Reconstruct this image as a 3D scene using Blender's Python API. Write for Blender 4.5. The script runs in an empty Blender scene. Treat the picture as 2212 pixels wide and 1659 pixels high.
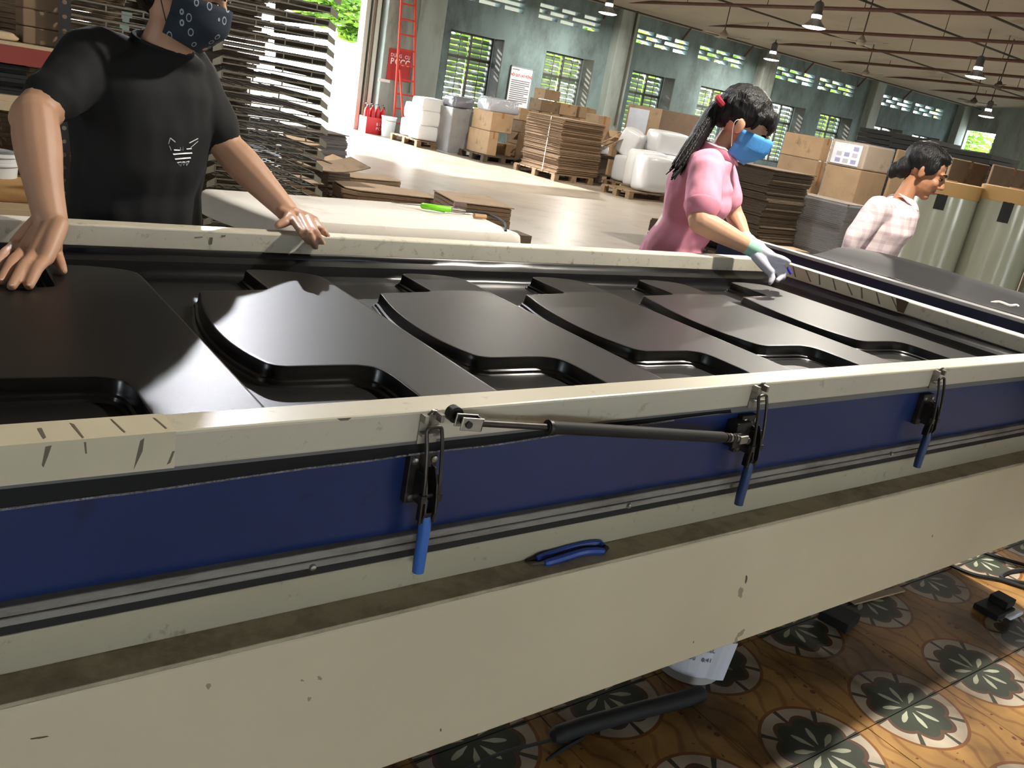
import bpy, bmesh, math, random
from mathutils import Vector, Matrix, noise as mnoise
R = math.radians
random.seed(7)
scene = bpy.context.scene
COL = scene.collection

# ---------------------------------------------------------------- camera
CAM = Vector((0, 0, 1.30)); FPX = 1843.9
YAW, PITCH, ROLL = R(38.4421), R(18.447), R(10.3163)
_f = Vector((math.sin(YAW)*math.cos(PITCH), math.cos(YAW)*math.cos(PITCH), -math.sin(PITCH)))
_r = Vector((math.cos(YAW), -math.sin(YAW), 0)); _u = _r.cross(_f)
CR = math.cos(ROLL)*_r + math.sin(ROLL)*_u
CU = -math.sin(ROLL)*_r + math.cos(ROLL)*_u
cam = bpy.data.cameras.new('camera'); cam.sensor_fit = 'HORIZONTAL'; cam.sensor_width = 36
cam.lens = 36*FPX/2212; cam.clip_start = 0.02; cam.clip_end = 300
camo = bpy.data.objects.new('camera', cam); COL.objects.link(camo)
camo.matrix_world = Matrix(((CR.x, CU.x, -_f.x, CAM.x), (CR.y, CU.y, -_f.y, CAM.y), (CR.z, CU.z, -_f.z, CAM.z), (0, 0, 0, 1)))
scene.camera = camo

# ---------------------------------------------------------------- world, sun, exposure
world = bpy.data.worlds.new('sky'); scene.world = world; world.use_nodes = True
bg = world.node_tree.nodes['Background']
bg.inputs['Color'].default_value = (0.86, 0.94, 1.0, 1); bg.inputs['Strength'].default_value = 18.0
sun = bpy.data.lights.new('sun', 'SUN'); sun.energy = 28; sun.angle = R(1.0); sun.color = (1, .95, .86)
suno = bpy.data.objects.new('sun', sun); COL.objects.link(suno)
suno.rotation_euler = Vector((.20, -.86, -.44)).to_track_quat('-Z', 'Y').to_euler()
vs = scene.view_settings
vs.view_transform = 'Standard'; vs.look = 'None'; vs.exposure = 0.0; vs.gamma = 1.0; vs.use_curve_mapping = False
LAMP_W = 150.0

# ---------------------------------------------------------------- helpers
def ray(px, py):
    return CR*((px-1106)/FPX) + CU*(-(py-829.5)/FPX) + _f
def PY(px, py, y): d = ray(px, py); return CAM + d*((y-CAM.y)/d.y)
def PX(px, py, x): d = ray(px, py); return CAM + d*((x-CAM.x)/d.x)
def PZ(px, py, z): d = ray(px, py); return CAM + d*((z-CAM.z)/d.z)
def PD(px, py, t): return CAM + ray(px, py)*t

def lin(c):
    return tuple(((v/255)/12.92 if v/255 <= .04045 else ((v/255+.055)/1.055)**2.4) for v in c) + (1.0,)

def tag(o, label=None, cat=None, group=None, kind=None):
    if label: o['label'] = label
    if cat: o['category'] = cat
    if group: o['group'] = group
    if kind: o['kind'] = kind
    return o

def empty(name, loc=(0, 0, 0), rz=0, label=None, cat=None, group=None):
    o = bpy.data.objects.new(name, None); COL.objects.link(o)
    o.location = loc; o.rotation_euler = (0, 0, rz); o.empty_display_size = .1
    return tag(o, label, cat, group)

def new_mat(name, color, rough=.6, metal=0., var=0., vscale=6., bump=0., bscale=60., spec=.5, color2=None, dirt=0., dscale=3., dcol=(70, 62, 50), stretch=None, alpha=1., emit=None, estr=0., trans=0., coat=0.):
    m = bpy.data.materials.new(name); m.use_nodes = True
    nt = m.node_tree; N = nt.nodes; L = nt.links; b = N['Principled BSDF']
    c = lin(color)
    b.inputs['Base Color'].default_value = c; b.inputs['Roughness'].default_value = rough
    b.inputs['Metallic'].default_value = metal; b.inputs['Specular IOR Level'].default_value = spec
    if coat: b.inputs['Coat Weight'].default_value = coat
    if alpha < 1: b.inputs['Alpha'].default_value = alpha
    if trans: b.inputs['Transmission Weight'].default_value = trans
    if emit:
        b.inputs['Emission Color'].default_value = lin(emit); b.inputs['Emission Strength'].default_value = estr
    tc = N.new('ShaderNodeTexCoord'); src = tc.outputs['Object']
    if stretch:
        mp = N.new('ShaderNodeMapping'); mp.inputs['Scale'].default_value = stretch; L.new(src, mp.inputs['Vector']); src = mp.outputs['Vector']
    last = None
    if var or color2:
        n = N.new('ShaderNodeTexNoise'); n.inputs['Scale'].default_value = vscale; n.inputs['Detail'].default_value = 5; L.new(src, n.inputs['Vector'])
        rp = N.new('ShaderNodeValToRGB')
        if color2: a, z = c, lin(color2)
        else:
            a = tuple(min(1, v*(1-var)) for v in c[:3])+(1,); z = tuple(min(1, v*(1+var)) for v in c[:3])+(1,)
        rp.color_ramp.elements[0].color = a; rp.color_ramp.elements[1].color = z
        rp.color_ramp.elements[0].position = .35; rp.color_ramp.elements[1].position = .65
        L.new(n.outputs['Fac'], rp.inputs['Fac']); last = rp.outputs['Color']
    if dirt:
        n2 = N.new('ShaderNodeTexNoise'); n2.inputs['Scale'].default_value = dscale; n2.inputs['Detail'].default_value = 8; n2.inputs['Roughness'].default_value = .7
        L.new(src, n2.inputs['Vector'])
        r2 = N.new('ShaderNodeValToRGB'); r2.color_ramp.elements[0].position = .62-dirt*.3; r2.color_ramp.elements[1].position = .75
        r2.color_ramp.elements[0].color = (0, 0, 0, 1); L.new(n2.outputs['Fac'], r2.inputs['Fac'])
        mx = N.new('ShaderNodeMix'); mx.data_type = 'RGBA'
        L.new(r2.outputs['Color'], mx.inputs[0])
        if last: L.new(last, mx.inputs[6])
        else: mx.inputs[6].default_value = c
        mx.inputs[7].default_value = lin(dcol); last = mx.outputs[2]
    if last: L.new(last, b.inputs['Base Color'])
    if bump:
        n3 = N.new('ShaderNodeTexNoise'); n3.inputs['Scale'].default_value = bscale; n3.inputs['Detail'].default_value = 3; L.new(src, n3.inputs['Vector'])
        bp = N.new('ShaderNodeBump'); bp.inputs['Strength'].default_value = bump; bp.inputs['Distance'].default_value = .01
        L.new(n3.outputs['Fac'], bp.inputs['Height']); L.new(bp.outputs['Normal'], b.inputs['Normal'])
    return m

class MB:
    """collects vertices and faces of one mesh"""
    def __init__(s): s.v = []; s.f = []; s.m = []; s.cur = 0
    def add(s, vs, fs):
        k = len(s.v); s.v += [tuple(p) for p in vs]
        for f in fs: s.f.append(tuple(i+k for i in f)); s.m.append(s.cur)
        return s
    def box(s, lo, hi, M=None):
        x0, y0, z0 = lo; x1, y1, z1 = hi
        P = [Vector(p) for p in ((x0,y0,z0),(x1,y0,z0),(x1,y1,z0),(x0,y1,z0),(x0,y0,z1),(x1,y0,z1),(x1,y1,z1),(x0,y1,z1))]
        if M is not None: P = [M @ p for p in P]
        return s.add(P, [(0,3,2,1),(4,5,6,7),(0,1,5,4),(1,2,6,5),(2,3,7,6),(3,0,4,7)])
    def cbox(s, c, d, rz=0, M=None):
        m = Matrix.Translation(c) @ Matrix.Rotation(rz, 4, 'Z')
        if M is not None: m = m @ M
        return s.box((-d[0]/2,-d[1]/2,-d[2]/2), (d[0]/2,d[1]/2,d[2]/2), m)
    def hexa(s, P): return s.add(P, [(0,3,2,1),(4,5,6,7),(0,1,5,4),(1,2,6,5),(2,3,7,6),(3,0,4,7)])
    def quad(s, a, b, c, d): return s.add((a,b,c,d), [(0,1,2,3)])
    def rings(s, rs, cap=True, closed=True):
        n = len(rs[0]); vs = [p for r in rs for p in r]; fs = []
        for i in range(len(rs)-1):
            for j in range(n if closed else n-1):
                k = (j+1) % n; fs.append((i*n+j, i*n+k, (i+1)*n+k, (i+1)*n+j))
        if cap: fs.append(tuple(reversed(range(n)))); fs.append(tuple((len(rs)-1)*n+j for j in range(n)))
        return s.add(vs, fs)
    def tube(s, pts, rad, n=8, cap=True):
        pts = [Vector(p) for p in pts]; rs = []; up = None
        rad = rad if isinstance(rad, (list, tuple)) else [rad]*len(pts)
        for i, p in enumerate(pts):
            t = (pts[min(i+1, len(pts)-1)]-pts[max(i-1, 0)]).normalized()
            if up is None: up = t.orthogonal().normalized()
            a = (up - t*up.dot(t)).normalized(); up = a; b = t.cross(a)
            rs.append([p + (a*math.cos(q*2*math.pi/n) + b*math.sin(q*2*math.pi/n))*rad[i] for q in range(n)])
        return s.rings(rs, cap)
    def lathe(s, prof, c=(0,0,0), n=20, cap=False, M=None):
        rs = []
        for r, z in prof:
            ring = [Vector((r*math.cos(q*2*math.pi/n), r*math.sin(q*2*math.pi/n), z)) for q in range(n)]
            if M is not None: ring = [M @ p for p in ring]
            rs.append([p+Vector(c) for p in ring])
        return s.rings(rs, cap)
    def prism(s, out, z0, z1, M=None):
        a = [Vector((x,y,z0)) for x,y in out]; b = [Vector((x,y,z1)) for x,y in out]
        if M is not None: a = [M@p for p in a]; b = [M@p for p in b]
        return s.rings([a, b], True)
    def build(s, name, mat, parent=None, smooth=False, bevel=0., loc=None, sub=0, tri=False):
        me = bpy.data.meshes.new(name); me.from_pydata(s.v, [], s.f)
        for mm in (mat if isinstance(mat, (list, tuple)) else [mat]): me.materials.append(mm)
        if any(s.m): me.polygons.foreach_set('material_index', s.m)
        bm = bmesh.new(); bm.from_mesh(me)
        bmesh.ops.recalc_face_normals(bm, faces=bm.faces)
        if tri: bmesh.ops.triangulate(bm, faces=[f for f in bm.faces if len(f.verts) > 4])
        bm.to_mesh(me); bm.free()
        o = bpy.data.objects.new(name, me); COL.objects.link(o)
        if parent is not None: o.parent = parent
        if loc is not None: o.location = loc
        if smooth: smooth_mesh(me)
        if bevel:
            md = o.modifiers.new('bevel', 'BEVEL'); md.width = bevel; md.segments = 2; md.limit_method = 'ANGLE'; md.angle_limit = R(40)
        if sub:
            md = o.modifiers.new('sub', 'SUBSURF'); md.levels = sub; md.render_levels = sub
        return o
def smooth_mesh(me, ang=R(40)):
    me.polygons.foreach_set('use_smooth', [True]*len(me.polygons))
    try: me.set_sharp_from_angle(angle=ang)
    except Exception: pass

def copy_tree(o, parent=None):
    c = o.copy(); COL.objects.link(c)
    if parent is not None: c.parent = parent
    for ch in list(o.children): copy_tree(ch, c)
    return c
def catmull(pts, n=6, closed=False):
    pts = [Vector(p) for p in pts]; out = []; L = len(pts)
    rng = range(L if closed else L-1)
    for i in rng:
        g = lambda k: pts[k % L] if closed else pts[max(0, min(L-1, k))]
        p0, p1, p2, p3 = g(i-1), g(i), g(i+1), g(i+2)
        for q in range(n):
            t = q/n
            out.append(.5*((2*p1)+(-p0+p2)*t+(2*p0-5*p1+4*p2-p3)*t*t+(-p0+3*p1-3*p2+p3)*t*t*t))
    if not closed: out.append(pts[-1])
    return out

def text_obj(name, s, size, mat, M, parent=None, align='CENTER', bold=0., depth=.0008, sx=1.):
    cu = bpy.data.curves.new(name, 'FONT'); cu.body = s; cu.size = size; cu.extrude = depth; cu.align_x = align; cu.align_y = 'CENTER'; cu.offset = bold
    t = bpy.data.objects.new(name, cu); COL.objects.link(t)
    dg = bpy.context.evaluated_depsgraph_get(); me = bpy.data.meshes.new_from_object(t.evaluated_get(dg))
    bpy.data.objects.remove(t)
    me.transform(M @ Matrix.Diagonal((sx, 1, 1, 1))); me.materials.clear(); me.materials.append(mat); me.name = name
    o = bpy.data.objects.new(name, me); COL.objects.link(o)
    if parent is not None: o.parent = parent
    return o
def letters(word, size, mat, M, parent, adv, bold=0., sx=1.):
    n = len(word)
    for i, ch in enumerate(word):
        if ch != ' ': text_obj('letter', ch, size, mat, M @ Matrix.Translation(((i-(n-1)/2)*adv*sx, 0, 0)), parent, bold=bold, sx=sx)
# frame whose local x runs along +x, local y up, facing -y (for things on the back wall)
def face_minus_y(p, rot=0): return Matrix.Translation(p) @ Matrix(((1,0,0,0),(0,0,-1,0),(0,1,0,0),(0,0,0,1))) @ Matrix.Rotation(rot, 4, 'Z')
# ---------------------------------------------------------------- materials of the hall
def wall_mat():
    m = new_mat('wall_paint', (112, 132, 134), .85, var=.12, vscale=1.1, dirt=.62, dscale=.9, dcol=(52, 54, 49), stretch=(1, 1, .55), bump=.15, bscale=30)
    return m
M_wall = wall_mat()
M_pil = new_mat('pilaster_paint', (142, 152, 148), .85, var=.12, vscale=2, dirt=.45, dscale=1.6, dcol=(90, 88, 80), stretch=(1, 1, .3), bump=.2, bscale=25)
M_conc = new_mat('concrete_floor', (150, 140, 128), .33, var=.12, vscale=.9, dirt=.35, dscale=2.5, dcol=(112, 104, 94), bump=.04, bscale=12)
M_ceil = new_mat('ceiling_panel', (164, 155, 140), .9, var=.05, vscale=.8, dirt=.2, dscale=.7, dcol=(128, 116, 100))
M_ground = new_mat('yard_concrete', (196, 190, 176), .9, var=.06)
M_winframe = new_mat('window_frame_paint', (62, 64, 56), .6)
M_louver = new_mat('louver_glass', (104, 116, 102), .3, alpha=.88)
M_pipe = new_mat('rusty_pipe', (86, 54, 42), .7, var=.2, vscale=8)
M_wire = new_mat('dark_wire', (60, 52, 46), .8)
M_leaf = new_mat('leaf_green', (82, 112, 40), .6, var=.35, vscale=2.5)
M_bark = new_mat('bark', (104, 92, 76), .9, var=.2)

def leafy(m):   # light shining through the leaves
    nt = m.node_tree; b = nt.nodes['Principled BSDF']; out = nt.nodes['Material Output']
    t = nt.nodes.new('ShaderNodeBsdfTranslucent'); t.inputs['Color'].default_value = lin((120, 160, 50))
    mx = nt.nodes.new('ShaderNodeMixShader'); mx.inputs[0].default_value = .5
    nt.links.new(b.outputs[0], mx.inputs[1]); nt.links.new(t.outputs[0], mx.inputs[2]); nt.links.new(mx.outputs[0], out.inputs['Surface'])
leafy(M_leaf)

# floor tiles: cement pattern with a pale oval medallion and a dark green rosette on ochre
def tile_mat():
    m = bpy.data.materials.new('patterned_tile'); m.use_nodes = True
    nt = m.node_tree; N = nt.nodes; L = nt.links; b = N['Principled BSDF']; b.inputs['Roughness'].default_value = .58; b.inputs['Specular IOR Level'].default_value = .3
    tc = N.new('ShaderNodeTexCoord'); sp = N.new('ShaderNodeSeparateXYZ'); L.new(tc.outputs['Object'], sp.inputs[0])
    def mth(op, a, c=None, d=None):
        n = N.new('ShaderNodeMath'); n.operation = op
        for i, q in enumerate((a, c, d)):
            if q is None: continue
            if isinstance(q, (int, float)): n.inputs[i].default_value = q
            else: L.new(q, n.inputs[i])
        return n.outputs[0]
    S = .37
    # the medallion is centred on the joint at the near and far edge of each tile: y' = distance to the nearer edge
    x = mth('DIVIDE', sp.outputs[0], S); y0 = mth('DIVIDE', sp.outputs[1], S)
    y = mth('SUBTRACT', mth('ABSOLUTE', y0), .5)
    rx = mth('DIVIDE', x, .385); ry = mth('DIVIDE', y, .385)
    rr = mth('SQRT', mth('ADD', mth('POWER', rx, 2), mth('POWER', ry, 2)))
    an = mth('ARCTAN2', y, x)
    lob = mth('MULTIPLY', mth('ABSOLUTE', mth('SINE', mth('MULTIPLY', an, 4))), .13)
    inner = mth('LESS_THAN', rr, mth('ADD', .62, lob))
    brown = mth('LESS_THAN', rr, mth('ADD', .70, lob))
    oval = mth('LESS_THAN', rr, 1.0); rim = mth('LESS_THAN', rr, 1.06)
    spoke = mth('GREATER_THAN', mth('COSINE', mth('MULTIPLY', an, 8)), mth('ADD', .93, mth('MULTIPLY', rr, -.0)))
    spoke = mth('MULTIPLY', spoke, mth('GREATER_THAN', rr, .60))
    pet = mth('GREATER_THAN', mth('COSINE', mth('ADD', mth('MULTIPLY', an, 8), 3.1416)), mth('ADD', .35, mth('MULTIPLY', mth('ABSOLUTE', mth('SUBTRACT', rr, .33)), 3.2)))
    pet = mth('MULTIPLY', pet, mth('LESS_THAN', mth('ABSOLUTE', mth('SUBTRACT', rr, .34)), .2))
    no = N.new('ShaderNodeTexNoise'); no.inputs['Scale'].default_value = 9; no.inputs['Detail'].default_value = 4; no.inputs['Distortion'].default_value = 1.6; L.new(tc.outputs['Object'], no.inputs['Vector'])
    wv = N.new('ShaderNodeTexWave'); wv.inputs['Scale'].default_value = 5; wv.inputs['Distortion'].default_value = 9; wv.inputs['Detail'].default_value = 1.5; wv.inputs['Detail Scale'].default_value = 1.2; L.new(tc.outputs['Object'], wv.inputs['Vector'])
    rp = N.new('ShaderNodeValToRGB'); L.new(wv.outputs['Fac'], rp.inputs['Fac'])
    rp.color_ramp.elements[0].color = lin((166, 118, 64)); rp.color_ramp.elements[0].position = .02
    rp.color_ramp.elements[1].color = lin((194, 148, 84)); rp.color_ramp.elements[1].position = .22
    cur = rp.outputs['Color']
    vo = N.new('ShaderNodeTexVoronoi'); vo.inputs['Scale'].default_value = 34; L.new(tc.outputs['Object'], vo.inputs['Vector'])
    spots = mth('MULTIPLY', mth('LESS_THAN', vo.outputs['Distance'], .26), mth('GREATER_THAN', no.outputs['Fac'], .57))
    def over(cur, fac, col):
        mx = N.new('ShaderNodeMix'); mx.data_type = 'RGBA'; L.new(fac, mx.inputs[0]); L.new(cur, mx.inputs[6])
        if isinstance(col, tuple): mx.inputs[7].default_value = lin(col)
        else: L.new(col, mx.inputs[7])
        return mx.outputs[2]
    cur = over(cur, spots, (128, 70, 34))
    cur = over(cur, rim, (150, 96, 50)); cur = over(cur, oval, (206, 192, 172))
    cur = over(cur, mth('MULTIPLY', spoke, oval), (74, 72, 58))
    cur = over(cur, brown, (104, 74, 58)); cur = over(cur, inner, (62, 70, 56)); cur = over(cur, pet, (196, 200, 176))
    r2 = N.new('ShaderNodeValToRGB'); r2.color_ramp.elements[0].position = .35; r2.color_ramp.elements[1].position = .70
    r2.color_ramp.elements[0].color = (.22, .20, .18, 1); r2.color_ramp.elements[1].color = (1, 1, 1, 1)
    n4 = N.new('ShaderNodeTexNoise'); n4.inputs['Scale'].default_value = 3.5; n4.inputs['Detail'].default_value = 6
    gm = N.new('ShaderNodeNewGeometry'); L.new(gm.outputs['Position'], n4.inputs['Vector']); L.new(n4.outputs['Fac'], r2.inputs['Fac'])
    mx = N.new('ShaderNodeMix'); mx.data_type = 'RGBA'; mx.blend_type = 'MULTIPLY'; mx.inputs[0].default_value = 1
    L.new(cur, mx.inputs[6]); L.new(r2.outputs['Color'], mx.inputs[7]); L.new(mx.outputs[2], b.inputs['Base Color'])
    return m
M_tile = tile_mat()

# ---------------------------------------------------------------- shell of the hall
WY = 18.0; XE = 33.6; XW = -8.0; YR = -7.0
TS = .37; TX0 = 2.075-TS*7.5; TX1 = TX0+TS*14; TY0, TY1 = .76-TS*2, .76+TS*4   # tiled strip under the machine
def floor_piece(mb, x0, y0, x1, y1, z=0.): mb.quad((x0,y0,z),(x1,y0,z),(x1,y1,z),(x0,y1,z))
fb = MB()
floor_piece(fb, XW, YR, XE, TY0); floor_piece(fb, XW, TY1, XE, WY); floor_piece(fb, XW, TY0, TX0, TY1); floor_piece(fb, TX1, TY0, XE, TY1)
floor_piece(fb, TX0, TY0, TX1, TY1, -.012)
floor = fb.build('floor', M_conc); tag(floor, 'pale worn concrete hall floor with a patterned tile strip', kind='structure')
tm = None
for i in range(14):
    for j in range(6):
        cx = TX0+TS*(i+.5); cy = TY0+TS*(j+.5)
        if tm is None:
            o = MB().box((-TS/2+.0012,-TS/2+.0012,-.01),(TS/2-.0012,TS/2-.0012,0)).build('tile', M_tile, floor, bevel=0); tm = o.data
        else:
            o = bpy.data.objects.new('tile', tm); COL.objects.link(o); o.parent = floor
        o.location = (cx, cy, random.uniform(-.0006, .0003))

def wall_holes(name, axis, pos, a0, a1, z0, z1, th, holes, mat):
    """wall in the plane axis=pos spanning a0..a1 with rectangular openings (a0,a1,z0,z1)"""
    A = sorted(set([a0, a1]+[h[0] for h in holes]+[h[1] for h in holes])); Z = sorted(set([z0, z1]+[h[2] for h in holes]+[h[3] for h in holes]))
    solid = {}
    for i in range(len(A)-1):
        for k in range(len(Z)-1):
            ca, cz = (A[i]+A[i+1])/2, (Z[k]+Z[k+1])/2
            solid[i,k] = not any(h[0] < ca < h[1] and h[2] < cz < h[3] for h in holes)
    mb = MB(); P = (lambda a,d,z: (a, pos+d, z)) if axis == 'y' else (lambda a,d,z: (pos+d, a, z))
    for (i,k), sld in solid.items():
        if not sld: continue
        x0,x1,y0,y1 = A[i],A[i+1],Z[k],Z[k+1]
        mb.quad(P(x0,0,y0),P(x1,0,y0),P(x1,0,y1),P(x0,0,y1)); mb.quad(P(x0,th,y0),P(x1,th,y0),P(x1,th,y1),P(x0,th,y1))
        if not solid.get((i-1,k)): mb.quad(P(x0,0,y0),P(x0,th,y0),P(x0,th,y1),P(x0,0,y1))
        if not solid.get((i+1,k)): mb.quad(P(x1,0,y0),P(x1,th,y0),P(x1,th,y1),P(x1,0,y1))
        if not solid.get((i,k-1)): mb.quad(P(x0,0,y0),P(x1,0,y0),P(x1,th,y0),P(x0,th,y0))
        if not solid.get((i,k+1)): mb.quad(P(x0,0,y1),P(x1,0,y1),P(x1,th,y1),P(x0,th,y1))
    o = mb.build(name, mat); bm = bmesh.new(); bm.from_mesh(o.data); bmesh.ops.remove_doubles(bm, verts=bm.verts, dist=1e-5); bmesh.ops.recalc_face_normals(bm, faces=bm.faces); bm.to_mesh(o.data); bm.free()
    o['kind'] = 'structure'; return o

WIN = [10.72, 13.49, 16.43, 19.12, 22.30, 24.86, 27.95, 30.5]; WW = 1.22; WZ0, WZ1 = .70, 2.45
VENT = [10.65, 13.05, 16.30, 18.70, 22.10, 24.33, 27.90, 30.08]
holes = [(4.3, 8.62, 0, 3.6), (2.22, 3.3, .72, 2.3)] + [(x, x+WW, WZ0, WZ1) for x in WIN]
for vx in VENT:
    for r in range(3):
        z0 = 3.385 - r*.125
        offs = (0.02, .70, 1.42) if r != 1 else (0.02, .36, 1.06)
        wid = (.58, .58, .55) if r != 1 else (.24, .58, .92)
        for o_, w_ in zip(offs, wid): holes.append((vx+o_, vx+o_+w_, z0, z0+.088))
wall = wall_holes('wall_back', 'y', WY, XW, XE+.2, 0, 4.2, .22, holes, M_wall); wall['label'] = 'mottled pale blue-green back wall with windows and vent slots'
wall_holes('wall_end', 'x', XE, YR, WY+.22, 0, 5.2, .2, [(16.62, 17.72, 2.28, 2.98), (4, 9, 0, 3)], M_pil)
wall_holes('wall_left', 'x', XW-.2, YR, WY+.22, 0, 5.2, .2, [(1, 2.5, .9, 2.2)], M_wall)
wall_holes('wall_rear', 'y', YR-.22, XW, XE+.2, 0, 4.2, .22, [(-3.0, -.4, .35, 1.75), (5.5, 7.4, .4, 1.75), (14, 15, .9, 2.5)], M_wall)  # unseen openings added, sized and set low to light the machine's front
# pilasters
for i, (x0, x1, d) in enumerate([(8.95, 10.36, .32), (15.45, 16.05, .28), (21.25, 21.85, .28), (27.1, 27.6, .28), (32.95, 33.5, .28)]):
    o = MB().box((x0, WY-d, 0), (x1, WY+.01, 4.1)).build('trim_%d' % (i+1), M_pil, bevel=.02); o['kind'] = 'structure'
# sloped ceiling
RY = 5.5; ZE, ZR = 3.78, 4.85
def ceil_z(y): return ZE+(ZR-ZE)*(WY+.2-y)/(WY+.2-RY) if y > RY else ZE+(ZR-ZE)*(y-YR+.2)/(RY-YR+.2)
cb = MB()
for (x0, y0, x1, y1) in ((XW, RY, XE+.2, WY+.2), (XW, YR-.2, XE+.2, RY)):
    for dz in (0, .15): cb.quad((x0,y0,ceil_z(y0)+dz),(x1,y0,ceil_z(y0)+dz),(x1,y1,ceil_z(y1)+dz),(x0,y1,ceil_z(y1)+dz))
o = cb.build('ceiling', M_ceil); tag(o, 'beige sloped panel ceiling over the hall', kind='structure')

# windows: frame, mullions, bars, louvre blades
wproto = None
def make_window(i, x):
    global wproto
    if wproto is None:
        fr = MB()
        t = .045
        fr.box((0,0,0),(t,.06,WZ1-WZ0)); fr.box((WW-t,0,0),(WW,.06,WZ1-WZ0)); fr.box((0,0,0),(WW,.06,t)); fr.box((0,0,WZ1-WZ0-t),(WW,.06,WZ1-WZ0))
        fr.box((WW/2-.03,0,0),(WW/2+.03,.05,WZ1-WZ0)); fr.box((0,0,1.18),(WW,.05,1.24))
        f = fr.build('window_%d' % i, M_winframe); wproto = f
        for cx in (WW*.25, WW*.75): MB().box((cx-.008,.0,.02),(cx+.008,.016,WZ1-WZ0-.02)).build('bar', M_winframe, f)
        lv = MB()
        for c in range(2):
            for k in range(14):
                z = .09+k*.118
                if abs(z-1.21) < .05: continue
                Mx = Matrix.Translation((WW*.25+c*WW*.5, .09, z)) @ Matrix.Rotation(R(55), 4, 'X')
                lv.box((-WW*.22,-.058,-.002),(WW*.22,.058,.002), Mx)
        l = lv.build('louver_blades', M_louver, f); l['kind'] = 'stuff'
        sh = MB().box((WW+.005,-.42,.0),(WW+.03,.0,WZ1-WZ0)).build('open_shutter', M_winframe, f)
        o = f
    else:
        o = copy_tree(wproto); o.name = 'window_%d' % i
    o.location = (x, WY+.05, WZ0); o['kind'] = 'structure'
for i, x in enumerate(WIN): make_window(i+1, x)

wb9 = MB()
for k in range(10): wb9.box((2.22+k*.12-.004,WY+.1,.72),(2.22+k*.12+.004,WY+.108,2.3))
for k in range(13): wb9.box((2.22,WY+.1,.72+k*.13-.004),(3.3,WY+.108,.72+k*.13+.004))
o = wb9.build('window_9', M_winframe); o['kind'] = 'structure'
# door jambs with roller-shutter guides
for i, (x0, x1, y0, y1, c) in enumerate([(8.56, 8.66, -.08, .2, (196, 198, 190)), (8.70, 8.76, -.14, -.04, (120, 112, 100)), (8.80, 8.90, -.10, 0, (206, 206, 198))]):
    o = MB().box((x0, WY+y0, 0), (x1, WY+y1, 3.4)).build('trim_%d' % (11+i), new_mat('door_guide', c, .5), bevel=.008); o['kind'] = 'structure'

ev = MB().hexa([(9.2,WY+.22,3.62),(15.9,WY+.22,3.62),(15.9,WY+1.9,3.30),(9.2,WY+1.9,3.30),(9.2,WY+.22,3.70),(15.9,WY+.22,3.70),(15.9,WY+1.9,3.38),(9.2,WY+1.9,3.38)])  # eave added outside so the left vent slots look dark
o = ev.build('trim_20', M_winframe); o['kind'] = 'structure'; o['label'] = 'dark eave added outside to darken the left vent slots'
# yard and trees
g = MB(); g.quad((-60,WY+.22,-.05),(90,WY+.22,-.05),(90,90,-.05),(-60,90,-.05)); g.quad((-60,-60,-.05),(90,-60,-.05),(90,YR-.22,-.05),(-60,YR-.22,-.05)); g.quad((XE+.2,YR-.22,-.05),(90,YR-.22,-.05),(90,WY+.22,-.05),(XE+.2,WY+.22,-.05))
o = g.build('floor_yard', M_ground); tag(o, 'sunlit pale concrete yard outside the hall', kind='structure')
def leaf_cloud(seed, blobs, n, size):
    rnd = random.Random(seed); mb = MB()
    for (cx,cy,cz,rx,ry,rz) in blobs:
        for k in range(n):
            while True:
                p = Vector((rnd.uniform(-1,1), rnd.uniform(-1,1), rnd.uniform(-1,1)))
                if .25 < p.length < 1: break
            p = Vector((cx+p.x*rx, cy+p.y*ry, cz+p.z*rz)); s = size*rnd.uniform(.6,1.3)
            Mx = Matrix.Rotation(rnd.uniform(0,6.28),3,'Z') @ Matrix.Rotation(rnd.uniform(.2,1.3),3,'X')
            a = Mx @ Vector((s,0,0)); b = Mx @ Vector((0,s*.45,0))
            mb.add((p-a, p+b, p+a, p-b), [(0,1,2,3)])
    return mb
tree_labels = ['bright leafy tree hanging in the open doorway', 'green tree seen through the left windows', 'tree seen through the middle windows', 'tree outside the far windows', 'tree outside the end of the back wall', 'leafy tree seen through the high end window', 'tall tree with a thick grey trunk outside the mesh window at far left']
tree_pos = [(11.2, 24.5, 3.75, 2.1), (16.5, 25, 3.0, 2.3), (22.5, 25.5, 3.0, 2.3), (30, 26, 3.2, 2.5), (38, 27, 3.3, 2.6), (40, 20, 3.0, 2.4), (2.75, 24, 7.0, 2.0)]
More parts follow.
